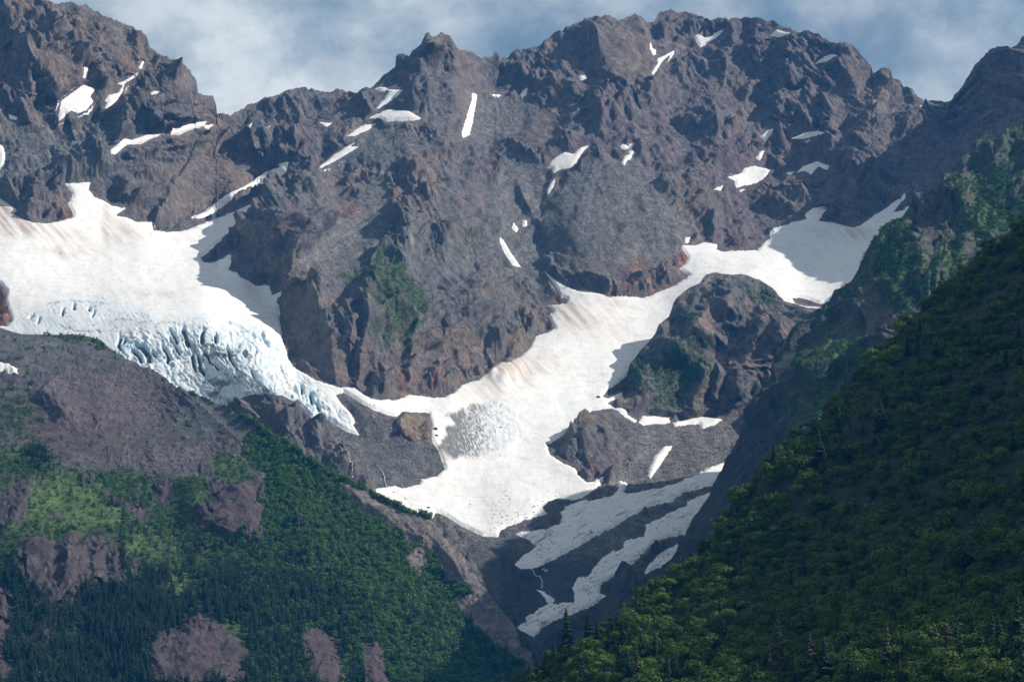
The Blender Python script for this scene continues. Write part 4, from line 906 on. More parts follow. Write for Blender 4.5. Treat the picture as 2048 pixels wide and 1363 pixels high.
hl = rock_relief(B0[..., 0], B0[..., 2], 900) * (0.14 + 0.34 * slab * (lx < 620) + 0.14 * blob(lx, ly, 140, 1140, 130, 90)) * (0.25 + 0.75 * sstep(0, 20, LS.down))
al, bl = B0[..., 0], B0[..., 2]
hl += rubble * (3.6 * crags(al / 8, bl / 7, 941, .9) + 1.8 * crags(al / 3.6, bl / 3.4, 942, .9))
hl += bare * 0.8 * crags(al / 3.2, bl / 2.8, 943, .9) + slab * (2.6 * crags((al + .5 * bl) / 7, (bl - .4 * al) / 9, 944, .9) + 1.2 * ridged((al + bl) / 16, (bl - al) / 44, 3, 945))
B = at(lx, ly, LS.Y - LS.rib - dome)
PL = B + NL * hl[..., None]
LPUR = np.array((0.066, 0.048, 0.051)); LGREY = np.array((0.074, 0.074, 0.077))
c = np.broadcast_to(MOSS * 0.9, LS.shape + (3,)).copy()
meadow = sstep(0.25, 0.7, 0.9 * blob(lx, ly, 120, 1000, 90, 60) + 0.9 * blob(lx, ly, 370, 1175, 60, 34) + blob(lx, ly, 475, 1265, 26, 26) + .7 * blob(lx, ly, 300, 1090, 60, 30) + .8 * blob(lx, ly, 470, 930, 40, 20) + .7 * blob(lx, ly, 285, 885, 30, 8) + .5 * blob(lx, ly, 20, 900, 50, 20) + .8 * blob(lx, ly, 200, 1030, 60, 20) + .5 * blob(lx, ly, 620, 1240, 30, 10) + .6 * blob(lx, ly, 395, 1000, 20, 40) + h2 * .8)
c = mixc(c, np.array((0.060, 0.102, 0.026)), meadow)
cb = mixc(np.broadcast_to(LGREY, LS.shape + (3,)), LPUR * 1.1, sstep(0.05, .6, h1 + blob(lx, ly, 200, 860, 170, 70) + .3 * h2))
cb = mixc(cb, LGREY * 1.15, blob(lx, ly, 420, 800, 140, 70) + blob(lx, ly, 60, 690, 200, 40))
cb = mixc(cb, LPUR * 1.5, rubble * .7)
cb = mixc(cb, MOSS * 1.1, 0.75 * sstep(0.15, .5, h2 + .8 * blob(lx, ly, 470, 925, 70, 24) + .7 * blob(lx, ly, 30, 830, 50, 40) + .5 * blob(lx, ly, 285, 885, 40, 14) + .35 * blob(lx, ly, 200, 740, 120, 30)-.12))
c = mixc(c, cb, bare)
cs = mixc(np.broadcast_to(LPUR * 0.92, LS.shape + (3,)), np.array((0.165, 0.142, 0.130)), sstep(-20, 50, lx - 0.55 * (ly - 960) - 640) * .9)
cs = mixc(cs, PALE * 0.8, .5 * sstep(.2, .5, fbm(lx / 8, ly / 30, 3, 950)) * (lx < 300) + 0.7 * blob(lx, ly, 195, 1160, 14, 8))
c = mixc(c, cs, slab)
c *= (1 + 0.3 * h2 + .15 * h3)[..., None]
finish_sheet(LS, 'hill', PL, M_ROCKN, np.clip(c, .01, .6), 'green and purple rock mountain foot in the lower left with scree above the trees', back_n=12, back_dy=30, back_slope=1.5, skirt=(0, -1, 250))
print('hill', time.time() - T0)

# left over snow on the hill
q_sd = poly_sd(lx + jl * .3, ly + jl * .3, [(-30,722),(0,726),(18,734),(38,743),(36,748),(18,750),(8,744),(0,749),(-30,752)], 30)
Pq = at(lx, ly, LS.Y - LS.rib - dome) + NL * (hl + np.clip(q_sd * 1.0, -6, 2.5))[..., None]
qf = (q_sd > -4); qf = qf[:-1, :-1] | qf[1:, 1:]
o = mesh_np('snow_patch', Pq.reshape(-1, 3), grid_faces(*LS.shape, qf), M_SNOW, {'col': np.broadcast_to(WHITE, LS.shape + (3,)).reshape(-1, 3)})
tag(o, 'snow scrap at the left edge on the rubble above the green hill', 'snow patch', 'snow patches on the mountain wall')

# ================================================================== NEAR FOREST SLOPE on the right
R_TOP = [(1000,1420),(1045,1378),(1088,1334),(1141,1313),(1182,1290),(1217,1260),(1255,1231),(1293,1199),(1323,1175),(1352,1152),(1390,1120),(1423,1084),(1440,1061),(1458,1026),(1475,1000),(1500,962),(1528,924),
(1578,889),(1598,865),(1631,860),(1645,833),(1675,801),(1698,774),(1728,748),(1745,722),(1763,698),(1795,671),(1821,636),(1839,624),(1868,592),(1892,568),(1924,542),(1950,521),(1974,501),(1997,489),(2027,463),
(2047,445),(2200,310),(2480,145),(2900,100)]  # unseen crest past the right edge, raised to shade the slope
R_BOT = [(1000,1560),(2900,1560)]
R_D = [(1000,1420,1840),(1090,1324,1850),(1323,1165,1920),(1458,1016,2010),(1645,823,2150),(1839,614,2310),(2047,435,2470),(2480,145,2150),(2900,100,2100),(1300,1363,1660),(1500,1280,1640),(1600,1363,1460),(1800,1363,1320),
(2048,1363,1180),(2048,1100,1470),(2048,900,1740),(2048,700,2030),(1700,1100,1770),(1500,1150,1830),(1600,1000,1900),(1800,900,1880),(1800,750,2080),(1850,1150,1550),(1000,1560,1640),(1300,1560,1480),(1700,1560,1250),
(2200,1560,950),(2500,1363,950),(2500,900,1280),(2500,700,1420),(2500,380,1680),(2900,1000,1100),(2900,400,1500),(2200,600,1950),(2200,900,1560),(1950,1000,1690),(1900,1250,1380)]  # points past the right edge shape the unseen shading crest
R_RIBS = [([(1560,1060),(1480,1180),(1400,1290)],10,60,60),([(1800,1150),(1720,1240),(1640,1330)],10,70,60),([(2010,900),(1990,1010),(1960,1100)],12,50,50),([(1900,650),(1840,760),(1790,850)],9,50,60),([(1700,860),(1640,960),(1590,1060)],10,50,60)]
colsR = ncols(1000, 2900, 1010, 2070, 5.0, 18)
RS = base_sheet(colsR, R_TOP, R_BOT, 170, tps(R_D), R_RIBS)
rx, ry = RS.px, RS.py
B0 = at(rx, ry, RS.Y); NR = normals(B0)
hr = 7 * fbm(B0[..., 0] / 40, B0[..., 2] / 40, 4, 1001) * (0.3 + 0.7 * sstep(0, 40, RS.down)) + 2.5 * crags(B0[..., 0] / 12, B0[..., 2] / 12, 1002)
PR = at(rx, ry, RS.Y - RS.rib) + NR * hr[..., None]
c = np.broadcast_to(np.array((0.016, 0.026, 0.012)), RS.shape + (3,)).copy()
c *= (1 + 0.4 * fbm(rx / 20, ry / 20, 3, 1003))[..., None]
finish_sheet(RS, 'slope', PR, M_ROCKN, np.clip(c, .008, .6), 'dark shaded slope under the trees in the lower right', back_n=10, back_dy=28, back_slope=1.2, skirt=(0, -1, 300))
print('slope', time.time() - T0)

# ------------------------------------------------------------------ ground under everything
gv = np.array([(-9000, -2500, -9), (9000, -2500, -9), (9000, 9480, -9), (-9000, 9480, -9)], float)
g_o = mesh_np('ground', gv, np.array([[0, 1, 2, 3]]), plain('valley_ground', (0.06, 0.07, 0.04)), smooth=False)
tag(g_o, 'flat valley floor below the mountains', None, None, 'structure')

# ================================================================== TREES, SHRUBS AND STONES
PROTO = bpy.data.collections.new('prototypes')      # sources for the instances; not linked to the scene
def raw_mesh(name, V, Fc, mats, midx=None, smooth=False):
    me = bpy.data.meshes.new(name)
    me.from_pydata([tuple(v) for v in V], [], [tuple(f) for f in Fc])
    for m in mats: me.materials.append(m)
    if midx is not None: me.polygons.foreach_set('material_index', np.array(midx, np.int32))
    if smooth: me.polygons.foreach_set('use_smooth', np.ones(len(Fc), bool))
    me.update()
    return me
def cone_trunk(V, Fc, r, h, n=6, bend=0.0):
    b = len(V)
    for k, (z, rr) in enumerate(((-0.06, r * 1.2), (0.35, r * 0.8), (0.97, r * 0.08))):
        for i in range(n):
            a = 2 * math.pi * i / n
            V.append((rr * math.cos(a) + bend * z * z, rr * math.sin(a), z * h))
    for k in range(2):
        for i in range(n):
            j = (i + 1) % n
            Fc.append((b + k * n + i, b + k * n + j, b + (k + 1) * n + j, b + (k + 1) * n + i))
def spruce_crown(seed, levels, nb, wid, gappy=0.0, droop=0.28):
    rg = random.Random(seed); V = []; Fc = []
    lop = rg.uniform(0, 6.28)
    for L in range(levels):
        f = L / (levels - 1)
        z = 0.07 + 0.90 * f ** 0.92
        rr = wid * (1 - f) ** 0.78 + 0.012
        if gappy and rg.random() < gappy: rr *= rg.uniform(0.25, 0.6)
        n = max(4, int(nb * (1 - 0.45 * f)))
        a0 = rg.uniform(0, 6.28)
        for i in range(n):
            a = a0 + 6.283 * i / n + rg.uniform(-0.25, 0.25)
            r = rr * rg.uniform(0.6, 1.2) * (1 + 0.18 * math.cos(a - lop))
            if rg.random() < gappy * 0.6: continue
            zz = z + rg.uniform(-0.02, 0.02)
            ca, sa = math.cos(a), math.sin(a)
            w = r * rg.uniform(0.22, 0.36) + 0.006
            tip = zz - droop * r + rg.uniform(-.01, .01)
            mid = zz - droop * 0.25 * r
            b = len(V)
            V += [(0, 0, zz + 0.012), (0.55 * r * ca - w * sa, 0.55 * r * sa + w * ca, mid - 0.02), (r * ca, r * sa, tip), (0.55 * r * ca + w * sa, 0.55 * r * sa - w * ca, mid - 0.02),
                  (0.5 * r * ca, 0.5 * r * sa, mid - 0.10 * r - 0.028)]
            Fc += [(b, b + 1, b + 2), (b, b + 2, b + 3), (b, b + 4, b + 2)]
    V.append((0, 0, 1.0)); V.append((0.008, 0, 0.93)); V.append((-0.006, 0.006, 0.93)); b = len(V) - 3
    Fc.append((b, b + 1, b + 2))
    return V, Fc
def alder_crown(seed, lobes, leaves, size):
    rg = random.Random(seed); V = []; Fc = []
    cs = []
    for i in range(lobes):
        a = rg.uniform(0, 6.28); d = rg.uniform(0.05, 0.42)
        cs.append((d * math.cos(a), d * math.sin(a), rg.uniform(0.25, 0.78) - 0.35 * d, rg.uniform(0.13, 0.25)))
    for (cx, cy, cz, cr) in cs:
        for k in range(leaves):
            u = rg.uniform(-0.5, 1); a = rg.uniform(0, 6.28); s = math.sqrt(max(0, 1 - u * u))
            rr = cr * rg.uniform(0.75, 1.12)
            p = Vector((cx + rr * s * math.cos(a), cy + rr * s * math.sin(a), max(0.02, cz + rr * u)))
            nrm = Vector((s * math.cos(a), s * math.sin(a), u + 0.3)).normalized()
            t = nrm.orthogonal().normalized(); bt = nrm.cross(t)
            ang = rg.uniform(0, 6.28); t2 = t * math.cos(ang) + bt * math.sin(ang); b2 = nrm.cross(t2)
            tilt = nrm * rg.uniform(-0.5, 0.5)
            sz_ = size * rg.uniform(0.6, 1.25)
            b = len(V)
            V += [tuple(p - t2 * sz_ - tilt * sz_ * .5), tuple(p + b2 * sz_ * .62), tuple(p + t2 * sz_ + tilt * sz_), tuple(p - b2 * sz_ * .62)]
            Fc.append((b, b + 1, b + 2, b + 3))
    return V, Fc
def stone(seed):
    rg = random.Random(seed); V = []; Fc = []
    n = 7
    for k, (z, r) in enumerate(((-0.25, 0.42), (0.12, 0.55), (0.42, 0.33))):
        for i in range(n):
            a = 6.283 * i / n + rg.uniform(-0.25, 0.25); q = r * rg.uniform(0.72, 1.22)
            V.append((q * math.cos(a), q * math.sin(a) * 0.85, z + rg.uniform(-0.09, 0.09)))
    V.append((rg.uniform(-.1, .1), rg.uniform(-.1, .1), 0.5))
    for k in range(2):
        for i in range(n):
            j = (i + 1) % n
            Fc.append((k * n + i, k * n + j, (k + 1) * n + j, (k + 1) * n + i))
    for i in range(n): Fc.append((2 * n + i, 2 * n + (i + 1) % n, 3 * n))
    Fc.append(tuple(range(n - 1, -1, -1)))
    return V, Fc

def proto(name, me):
    o = bpy.data.objects.new(name, me); return o
def make_collection(name, objs):
    c_ = bpy.data.collections.new(name)
    for o in objs: c_.objects.link(o)
    return c_

# meshes of the near and far kinds
NEAR_SPRUCE = []
for k in range(7):
    V, Fc = spruce_crown(200 + k, 22 + (k % 3) * 3, 10, (0.17, 0.21, 0.145, 0.24, 0.19, 0.16, 0.22)[k], (0.05, 0.12, 0.1, 0.2, 0.05, 0.45, 0.3)[k])
    crown = raw_mesh('spruce_crown', V, Fc, [M_SPRUCE_OLD if k in (5, 6) else M_SPRUCE])
    V, Fc = [], []; cone_trunk(V, Fc, 0.017, 1.0, 6, 0.01)
    NEAR_SPRUCE.append((raw_mesh('spruce_trunk', V, Fc, [M_BARK]), crown))
FAR_SPRUCE = []
for k in range(5):
    V, Fc = spruce_crown(300 + k, 12, 7, (0.19, 0.23, 0.17, 0.20, 0.25)[k], 0.05)
    crown = raw_mesh('spruce_crown_far', V, Fc, [M_SPRUCE])
    V2, F2 = [], []; cone_trunk(V2, F2, 0.016, 1.0, 4)
    trunk = raw_mesh('spruce_trunk_far', V2, F2, [M_BARK])
    n0 = len(V)
    joined = raw_mesh('spruce_far', V + V2, Fc + [tuple(i + n0 for i in f) for f in F2], [M_SPRUCE, M_BARK], [0] * len(Fc) + [1] * len(F2))
    FAR_SPRUCE.append((trunk, crown, joined))
NEAR_SPRUCE_J = []
for k, (tr_, cr_) in enumerate(NEAR_SPRUCE):
    V = [tuple(v.co) for v in cr_.vertices]; Fc = [tuple(p.vertices) for p in cr_.polygons]; n0 = len(V); nf = len(Fc)
    V += [tuple(v.co) for v in tr_.vertices]; Fc += [tuple(i + n0 for i in p.vertices) for p in tr_.polygons]
    NEAR_SPRUCE_J.append(raw_mesh('spruce_joined', V, Fc, [cr_.materials[0], M_BARK], [0] * nf + [1] * (len(Fc) - nf)))
NEAR_ALDER = [raw_mesh('alder_crown', *alder_crown(400 + k, 7 + k % 4 * 3, 60, 0.050), [M_ALDER]) for k in range(6)]
FAR_ALDER = [raw_mesh('alder_far', *alder_crown(500 + k, 7, 24, 0.075), [M_ALDER_FAR]) for k in range(5)]
STONES = [raw_mesh('stone', *stone(600 + k), [M_STONE]) for k in range(6)]
DSTONES = [raw_mesh('dark_stone', *stone(620 + k), [M_DSTONE]) for k in range(5)]
C_FS = make_collection('far_spruces', [proto('fs%d' % i, t[2]) for i, t in enumerate(FAR_SPRUCE)])
C_NS = make_collection('near_spruces', [proto('ns%d' % i, t) for i, t in enumerate(NEAR_SPRUCE_J)])
C_NA = make_collection('near_alders', [proto('na%d' % i, t) for i, t in enumerate(NEAR_ALDER)])
C_FA = make_collection('far_alders', [proto('fa%d' % i, t) for i, t in enumerate(FAR_ALDER)])
C_ST = make_collection('stones', [proto('st%d' % i, t) for i, t in enumerate(STONES)])
C_DS = make_collection('dark_stones', [proto('ds%d' % i, t) for i, t in enumerate(DSTONES)])

def scatter_group():
    pass
def scatter(name, label, P, coll, scale, rotz=None, squash=None):
    """one object whose points carry instances of the collection's meshes"""
    n = len(P)
    me = bpy.data.meshes.new(name)
    me.vertices.add(n); me.vertices.foreach_set('co', np.asarray(P, np.float32).ravel())
    A = me.attributes.new('scl', 'FLOAT_VECTOR', 'POINT')
    s3 = np.repeat(np.asarray(scale, np.float32)[:, None], 3, 1)
    if squash is not None: s3 = s3 * squash
    A.data.foreach_set('vector', s3.astype(np.float32).ravel())
    A = me.attributes.new('rot', 'FLOAT_VECTOR', 'POINT')
    rot = np.zeros((n, 3), np.float32); rot[:, 2] = RNG.uniform(0, 6.283, n) if rotz is None else rotz
    rot[:, 0] = RNG.normal(0, 0.05, n)
    A.data.foreach_set('vector', rot.ravel())
    A = me.attributes.new('pick', 'INT', 'POINT'); A.data.foreach_set('value', RNG.integers(0, len(coll.objects), n).astype(np.int32))
    o = bpy.data.objects.new(name, me); COL.objects.link(o)
    ng = bpy.data.node_groups.new(name + '_nodes', 'GeometryNodeTree')
    ng.interface.new_socket('Geometry', in_out='INPUT', socket_type='NodeSocketGeometry')
    ng.interface.new_socket('Geometry', in_out='OUTPUT', socket_type='NodeSocketGeometry')
    n_, l_ = ng.nodes, ng.links
    gi = n_.new('NodeGroupInput'); go = n_.new('NodeGroupOutput')
    iop = n_.new('GeometryNodeInstanceOnPoints'); ci = n_.new('GeometryNodeCollectionInfo')
    ci.inputs['Collection'].default_value = coll
    ci.inputs['Separate Children'].default_value = True; ci.inputs['Reset Children'].default_value = True
    def na(nm, ty):
        a = n_.new('GeometryNodeInputNamedAttribute'); a.data_type = ty; a.inputs['Name'].default_value = nm; return a
    ar, as_, ap = na('rot', 'FLOAT_VECTOR'), na('scl', 'FLOAT_VECTOR'), na('pick', 'INT')
    l_.new(gi.outputs[0], iop.inputs['Points']); l_.new(ci.outputs[0], iop.inputs['Instance'])
    iop.inputs['Pick Instance'].default_value = True
    l_.new(ap.outputs['Attribute'], iop.inputs['Instance Index'])
    l_.new(ar.outputs['Attribute'], iop.inputs['Rotation'])
    l_.new(as_.outputs['Attribute'], iop.inputs['Scale'])
    l_.new(iop.outputs[0], go.inputs[0])
    md = o.modifiers.new('scatter', 'NODES'); md.node_group = ng
    tag(o, label, name.replace('_', ' '), None, 'stuff')
    return o

def pick_points(P, w, n):
    """random points on the sheet, chance by weight times real area"""
    e1 = P[1:, :-1] - P[:-1, :-1]; e2 = P[:-1, 1:] - P[:-1, :-1]
    area = np.linalg.norm(np.cross(e1, e2), axis=-1)
    wt = (w[:-1, :-1] * np.minimum(area, 400)).ravel()
    wt = np.maximum(wt, 0)
    idx = RNG.choice(wt.size, n, p=wt / wt.sum())
    i, j = np.unravel_index(idx, area.shape)
    u, v = RNG.random(n)[:, None], RNG.random(n)[:, None]
    q = P[i, j] * (1 - u) * (1 - v) + P[i + 1, j] * u * (1 - v) + P[i, j + 1] * (1 - u) * v + P[i + 1, j + 1] * u * v
    return q, i, j

inframe_R = (rx > 990) & (rx < 2480) & (ry < 1400)
inframe_L = (lx > -60) & (lx < 1080) & (ly < 1385)
# ---- left hill: shrubs
veg = np.clip(1 - slab * 1.02, 0, 1) * np.clip(1 - bare * 1.05, 0, 1)
alder_w = veg * (1 - 0.8 * meadow * (ly > 0)) * inframe_L * (0.35 + 0.65 * sstep(-.35, .1, h2 + h1 + 0.5 * (lx > 500))) + 0.9 * ravine_bushes * inframe_L
rim_w = sstep(9, 2, LS.down) * sstep(340, 400, lx) * (lx < 860) * sstep(-.1, .25, fbm(lx / 14, ly * 0, 2, 77) + .25 * sstep(440, 560, lx)) * inframe_L
P1, i1, j1 = pick_points(PL, alder_w * (0.25 + sstep(-.15, .2, fbm(lx / 11, ly / 9, 3, 1201))) + 3.0 * rim_w, 17000)
s1 = (3.5 + 8.0 * RNG.random(len(P1)) ** 2) * (0.75 + 0.35 * (lx[i1, j1] > 480))
P1[:, 2] -= 0.6
scatter('shrubs', 'dense green alder thickets covering the lower left hill', P1, C_FA, s1, squash=np.array((1.05, 1.05, 1.05)))
small = sstep(.25, .6, bare) * sstep(0.1, .5, h2 + .6 * blob(lx, ly, 470, 920, 80, 30) + .5 * blob(lx, ly, 30, 830, 50, 50)) * (1 - rubble)
P1b, _, _ = pick_points(PL, small * inframe_L + 0.35 * slab * sstep(.15, .4, h2) * inframe_L, 1500)
scatter('low_bushes', 'scattered low green bushes on the bare rock above the thickets', P1b, C_FA, RNG.uniform(2.2, 5.5, len(P1b)))
h2m = fbm(mx_ / 20, my_ / 16, 3, 1301)
Pa, _, _ = pick_points(P_far, sstep(.3, .8, moss_far + .5 * hue3) * (px > 0) * (px < 2048) * (sd < -4) * (py > 420), 700)
Pb, _, _ = pick_points(PK, mossK, 900)
Pc, ic, jc = pick_points(PM, (vegM * .6 + .12 * (1 - craggy) * sstep(-.2, .2, h2m) + .15 * sstep(8, 2, MS.down)) * (mx_ > 1480) * (mx_ < 2070), 6500)
scatter('ledge_shrubs', 'low green shrubs growing on ledges of the knob and the big buttress', np.concatenate([Pa, Pb]), C_FA, RNG.uniform(2.5, 5.5, len(Pa) + len(Pb)))
scatter('ridge_shrubs', 'green shrubs along the crest and ledges of the craggy right ridge', Pc, C_FA, RNG.uniform(3, 7.5, len(Pc)), squash=np.array((1.1, 1.1, .85)))

# ---- left hill: spruces
sp_w = veg * inframe_L * np.clip(0.9 * sstep(1080, 1180, ly + (lx - 300) * 0.10 + 60 * h1) * sstep(800, 620, lx + (ly - 1363) * -0.3) + 0.9 * blob(lx, ly, 80, 915, 34, 26) + 0.5 * blob(lx, ly, 60, 1200, 90, 60)
      + 0.35 * blob(lx, ly, 340, 1080, 80, 30) + 0.25 * blob(lx, ly, 230, 1010, 60, 30) + .5 * blob(lx, ly, 190, 1300, 110, 80) + .15 * (ly > 1200), 0, 1) * (1 - 0.85 * meadow) * sstep(-.5, .1, h2 + .25)
P2, i2, j2 = pick_points(PL, sp_w, 3600)
s2 = RNG.uniform(11, 25, len(P2)) * (0.8 + .25 * (ly[i2, j2] > 1150))
# ---- right slope: placed spruces (px of the foot, py of the foot, py of the tip, kind)
NEAR_TREES = [(1678,884,816,0,'tall dark spruce on the shaded slope with a broad skirt, left of the widest one'),(1762,890,806,3,'widest spruce high on the shaded right slope, with layered grey branches'),
(1805,872,838,4,'slim spruce right of the widest spruce on the shaded slope'),(1836,900,858,1,'short full spruce, rightmost of the cluster high on the shaded slope'),(1782,905,870,0,'small spruce right beside the short thin one under the widest spruce'),
(1767,907,883,2,'short thin spruce just below the widest spruce'),(1638,940,866,3,'bulky spruce near the left edge of the shaded slope, beside bright alders'),(1616,922,885,2,None),(1653,917,867,1,None),(1701,868,844,4,None),(1685,916,890,0,None),
(1713,962,917,5,None),(1600,976,940,6,None),(1626,986,955,2,None),(1588,888,866,2,None),(1546,906,886,4,None),(1843,782,757,2,'lone thin spruce standing high on the shaded slope'),(1800,785,768,0,None),(1811,708,694,2,None),(1771,724,709,1,None),
(1626,1012,982,2,None),(2026,1030,950,6,'broad ragged spruce at the right edge of the shaded slope'),(1557,1345,1240,5,'reddish thin spruce rising from the alders at the bottom centre right'),(1620,1372,1272,6,None),(1540,1378,1300,5,None),(1649,1392,1284,3,None),
(1948,1300,1231,1,'full spruce at the lower right, left of the row of three'),(1984,1305,1227,0,None),(2012,1296,1240,2,None),(2037,1320,1205,3,'tallest spruce at the right edge of the lower right corner'),(1922,1362,1270,4,None),(1776,1378,1262,6,None),(1960,1388,1325,0,None),
(1132,1308,1223,1,'dark spruce standing alone before the snow at the foot of the valley'),(1176,1298,1228,3,'dark spruce right of the lone one at the valley foot'),(1108,1345,1282,0,None),(1273,1378,1292,5,'bare grey dying spruce among alders at the bottom'),(1437,1094,1062,4,None),(1093,1372,1322,1,None),
(1058,1378,1332,0,None),(1075,1385,1318,2,None),(1030,1395,1345,4,None),(2045,1390,1300,1,None),(1890,1385,1320,2,None),(1845,1392,1330,0,None),(1700,1395,1318,1,None),(1740,1398,1330,4,None),(1590,1390,1325,0,None),(1500,1392,1335,3,None),(1460,1398,1345,1,None),
(2030,1080,1040,2,None),(2040,870,840,0,None),(1640,1120,1085,2,None),(1745,1000,968,1,None),(1900,760,735,2,None),(1720,850,825,0,None),(1670,905,870,3,None),(1575,930,905,0,None),(1560,1000,970,2,None),(1665,1010,985,1,None),(1950,700,675,4,None)]
def on_sheet(S, P, x, y):
    d = (S.px - x) ** 2 + (S.py - np.maximum(y, 0)) ** 2
    k = int(np.argmin(d)); i, j = np.unravel_index(k, S.shape)
    return P[i, j].copy()
singles = []                                   # (position, height, kind, label, group, near)
for (x, yb, yt, kd, lab) in NEAR_TREES:
    p = on_sheet(RS, PR, x, yb); q = at(x, yb, p[1]); q[2] = min(q[2], p[2] + 1.0)
    hgt = max(4.0, (yb - yt) * 1.12 * p[1] / FOC / 0.97)
    p[0] = at(x, yb, p[1])[0]; p[2] = q[2] - 0.3
    singles.append((p, hgt, kd, lab, True))
# more spruces along the right slope, thin
P3, i3, j3 = pick_points(PR, inframe_R * (rx < 2080) * (0.25 + sstep(1200, 1363, ry) + .9 * blob(rx, ry, 1640, 920, 70, 60)), 130)
for p in P3: singles.append((p, RNG.uniform(10, 20), int(RNG.integers(0, 7)), None, True))
# the largest of the left hill as singles
order = np.argsort(-(s2 / P2[:, 1]))
n_left = 300 - len(singles)
top = order[:n_left]; rest = order[n_left:]
for k in top: singles.append((P2[k], s2[k], int(k % 5), None, False))
scatter('spruce_forest', 'dark spruce forest filling the lower left hillside', P2[rest], C_FS, s2[rest])

GL = 'spruces on the mountain slopes'
for (p, hgt, kd, lab, near_) in singles:
    e = bpy.data.objects.new('spruce_tree', None); COL.objects.link(e)
    e.location = tuple(p); s = float(hgt); e.scale = (s, s, s); e.rotation_euler = (0, 0, random.uniform(0, 6.28)); e.empty_display_size = 0.1
    tm, cm = (NEAR_SPRUCE[kd][0], NEAR_SPRUCE[kd][1]) if near_ else (FAR_SPRUCE[kd][0], FAR_SPRUCE[kd][1])
    for nm, me in (('trunk', tm), ('crown', cm)):
        o = bpy.data.objects.new(nm, me); COL.objects.link(o); o.parent = e
    if lab is None:
        qx, qy = to_px(np.array(p))
        tone = 'greyish lichen hung' if (near_ and kd in (5, 6)) else 'dark green'
        if near_:
            lab = tone + ' spruce ' + ('in the lower right corner of the near slope' if (qx > 1800 and qy > 1150) else 'among bright alders along the bottom of the near slope' if qy > 1150 else 'standing high on the deeply shaded part of the near slope' if qx > 1750 else 'near the left crest of the shaded near slope')
        else:
            lab = 'narrow dark spruce ' + ('below the big rounded rock at the bottom left' if qy > 1290 and qx < 600 else 'on the far left side of the green hill' if qx < 260 else 'in the dense stand between the purple rock slabs' if qx < 620 else 'on the lower right part of the green hill')
    tag(e, lab, 'spruce', GL)
print('spruces', time.time() - T0)

# ---- right slope: alders
ar_w = inframe_R * (0.30 + 0.9 * sstep(-.2, .3, fbm(rx / 60, ry / 60, 3, 1101))) * (0.7 + sstep(1000, 1200, ry - (rx - 1500) * .2))
P4, i4, j4 = pick_points(PR, ar_w, 9500)
s4 = (3.2 + 10.5 * RNG.random(len(P4)) ** 2.2) * (0.85 + 0.35 * RNG.random(len(P4)) ** 2)
P4[:, 2] -= 0.5
vis = (P4[:, 0] > -200)
ppx, ppy = to_px(P4)
score = s4 / P4[:, 1] * ((ppy < 1375) & (ppx < 2060) & (ppx > 1040))
order = np.argsort(-score); top = order[:300]; rest = order[300:]
scatter('alder_thicket', 'alder thicket covering the shaded right slope', P4[rest], C_NA, s4[rest], squash=np.array((1.15, 1.15, 1.0)))
for k in top:
    o = bpy.data.objects.new('alder_bush', NEAR_ALDER[int(k) % 6]); COL.objects.link(o)
    s = float(s4[k]); o.location = tuple(P4[k]); o.scale = (s * 1.15, s * 1.15, s); o.rotation_euler = (0, 0, random.uniform(0, 6.28))
    qx, qy = to_px(P4[k])
    lab = ('big ' if s > 11 else 'middling ') + 'leafy alder bush ' + ('at the valley end of the near slope by dark spruces' if qx < 1300 else 'at the bottom middle of the near slope' if qx < 1600 else 'at the bottom of the near slope towards the right' if qx < 1850 else 'in the bottom right corner of the near slope')
    tag(o, lab, 'alder bush', 'alder bushes on the right slope')
print('alders', time.time() - T0)

# ---- stones
Ps1, _, _ = pick_points(PL, (rubble + .12 * bare) * inframe_L, 5200)
z1 = 0.8 + 3.0 * RNG.random(len(Ps1)) ** 3.5
scatter('rubble', 'loose purple grey rubble strewn over the shoulder above the green hill', Ps1, C_ST, z1)
wd = (scree * (sd < -3)) * (px > -20) * (px < 2060) * ((py > 780) * 1.0 + (py <= 780) * .30)
Ps2, _, _ = pick_points(P_far, wd, 9000)
scatter('scree_stones', 'grey stones lying on the scree cones and moraines', Ps2, C_DS, 0.8 + 3.2 * RNG.random(len(Ps2)) ** 4)
low2 = (sd > 2) * ((px - 1200) ** 2 > 0) * (sstep(960, 1050, py) * (px > 980) + .25 * sstep(0.3, .5, blob(px, py, 60, 460, 70, 30)))
Ps3, _, _ = pick_points(Ps, low2 * (px > 0) * (px < 1500), 1100)
scatter('snow_debris', 'dark stones scattered on the lower snow', Ps3, C_DS, 0.7 + 2.2 * RNG.random(len(Ps3)) ** 4)
BOULD = [(857,1019,5,'black rock poking from the snow near the left edge of the lower snow basin'),(810,1000,3,'small black rock on the snow left of the larger one'),(786,988,3,'small black rock near the snow corner beside the stream'),(1000,858,4,'dark stone on the snow below the dirty ice'),
 (870,860,8,'dark boulder in the snow gap beside the tan outcrop'),(872,874,7,'dark boulder just below the other one in the snow gap'),(1197,797,7,'dark rock alone on the shaded snow left of the knob'),(748,812,3,'small stone on the snow strip below the buttress'),
 (121,510,3,'small dark stone on the left snow basin, lower one'),(91,495,3,'small dark stone on the left snow basin, upper one'),(940,1010,3,'small stone in the middle of the lower snow basin'),(987,1038,3,'small stone near the foot of the lower snow basin')]
for (x, y, s_, lab) in BOULD:
    d = (px - x) ** 2 + (py - y) ** 2; i, j = np.unravel_index(int(np.argmin(d)), F.shape)
    o = bpy.data.objects.new('boulder', DSTONES[(x + y) % 5]); COL.objects.link(o)
    o.location = tuple(Ps[i, j]); o.scale = (s_ * 1.3, s_, s_ * 0.8); o.rotation_euler = (0, 0, x * 0.7)
    tag(o, lab, 'boulder')
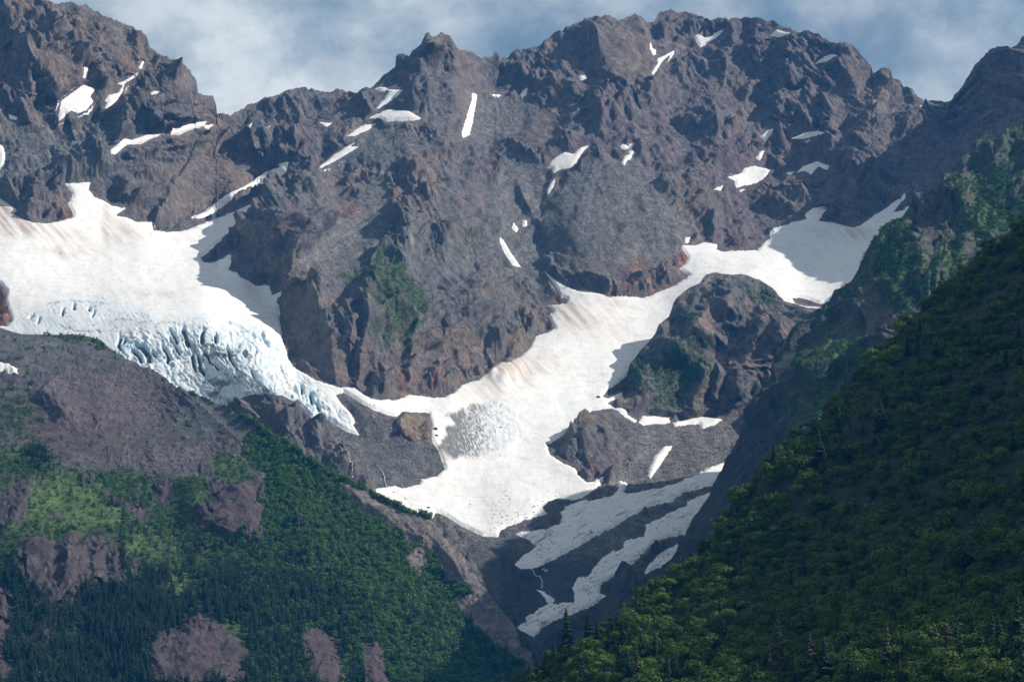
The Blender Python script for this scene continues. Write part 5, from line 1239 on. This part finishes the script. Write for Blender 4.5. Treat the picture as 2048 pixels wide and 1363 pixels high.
LB = [(270,790,8),(276,802,6),(150,770,7),(205,768,6),(232,775,6),(120,762,6),(305,920,8),(320,915,6),(300,935,6),(255,905,5),(468,915,6),(410,930,5),(240,935,5),(215,910,5),(430,905,5),(345,925,6),(445,948,5),(372,916,5),(60,775,7),(95,748,6)]
for (x, y, s_) in LB:
    p = on_sheet(LS, PL, x, y)
    o = bpy.data.objects.new('boulder', STONES[(x + y) % 6]); COL.objects.link(o)
    o.location = tuple(p); o.scale = (s_ * 1.2, s_, s_ * 0.9); o.rotation_euler = (0, 0, x * 0.7)
    tag(o, 'large purple grey boulder among the rubble above the green hill', 'boulder', 'boulders in the rubble field')

# ---- melt streams
mw, n, l, b = new_mat('white_water'); b.inputs['Base Color'].default_value = (0.75, 0.78, 0.8, 1); b.inputs['Roughness'].default_value = 0.4
tn = tex(n, l, 'ShaderNodeTexNoise', 0.5, 4, .6); rr_ = ramp(n, l, tn.outputs['Fac'], [(.35, (.25, .3, .33)), (.6, (.8, .82, .84))]); l.new(rr_.outputs['Color'], b.inputs['Base Color'])
def stream(pts, w, label):
    V = []; 
    L = []
    for a, b_ in zip(pts[:-1], pts[1:]):
        for t in np.linspace(0, 1, 6, endpoint=False): L.append((a[0] * (1 - t) + b_[0] * t, a[1] * (1 - t) + b_[1] * t))
    L.append(pts[-1])
    for k, (x, y) in enumerate(L):
        d = (px - x) ** 2 + (py - y) ** 2; i, j = np.unravel_index(int(np.argmin(d)), F.shape)
        p = P_far[i, j] + N[i, j] * 1.2 + np.array((random.uniform(-.8, .8), 0, 0)); ww = w * random.uniform(.6, 1.3)
        V += [tuple(p - np.array((ww, 0, 0.3))), tuple(p + N[i, j] * .5), tuple(p + np.array((ww, 0, -0.3)))]
    Fc = []
    for k in range(len(L) - 1):
        Fc += [(3 * k, 3 * k + 1, 3 * k + 4, 3 * k + 3), (3 * k + 1, 3 * k + 2, 3 * k + 5, 3 * k + 4)]
    o = bpy.data.objects.new('stream', raw_mesh('stream', V, Fc, [mw], smooth=True)); COL.objects.link(o)
    tag(o, label, 'stream')
stream([(655,895),(672,912),(684,930),(690,940),(698,952),(703,960)], 0.6, 'thin white meltwater stream beside the brown rock under the icefall')
stream([(752,932),(764,945),(768,960),(773,975)], 0.7, 'thin white meltwater stream running down to the corner of the lower snow')
stream([(1066,1140),(1080,1150),(1085,1165),(1082,1178)], 0.7, 'thin shaded meltwater thread between the two lower snow strips')

# ---- air
HZ = 0.000023
hx0, hx1, hy0, hy1, hz0, hz1 = -9050.0, 9050.0, -2550.0, 9500.0, -10.0, 2300.0
hv = np.array([(x, y, z) for x in (hx0, hx1) for y in (hy0, hy1) for z in (hz0, hz1)])
hf = np.array([[0, 1, 3, 2], [4, 6, 7, 5], [0, 4, 5, 1], [2, 3, 7, 6], [0, 2, 6, 4], [1, 5, 7, 3]])
mh = bpy.data.materials.new('air'); mh.use_nodes = True
hn, hl_ = mh.node_tree.nodes, mh.node_tree.links; hn.clear()
ho = hn.new('ShaderNodeOutputMaterial'); hv_ = hn.new('ShaderNodeVolumePrincipled')
hv_.inputs['Color'].default_value = (0.02, 0.30, 0.80, 1); hv_.inputs['Density'].default_value = HZ; hv_.inputs['Anisotropy'].default_value = 0.0
hl_.new(hv_.outputs[0], ho.inputs['Volume'])
hz_o = mesh_np('haze', hv, hf, mh, smooth=False)
tag(hz_o, 'thin blue air haze', None, None, 'stuff')
print('done', time.time() - T0)
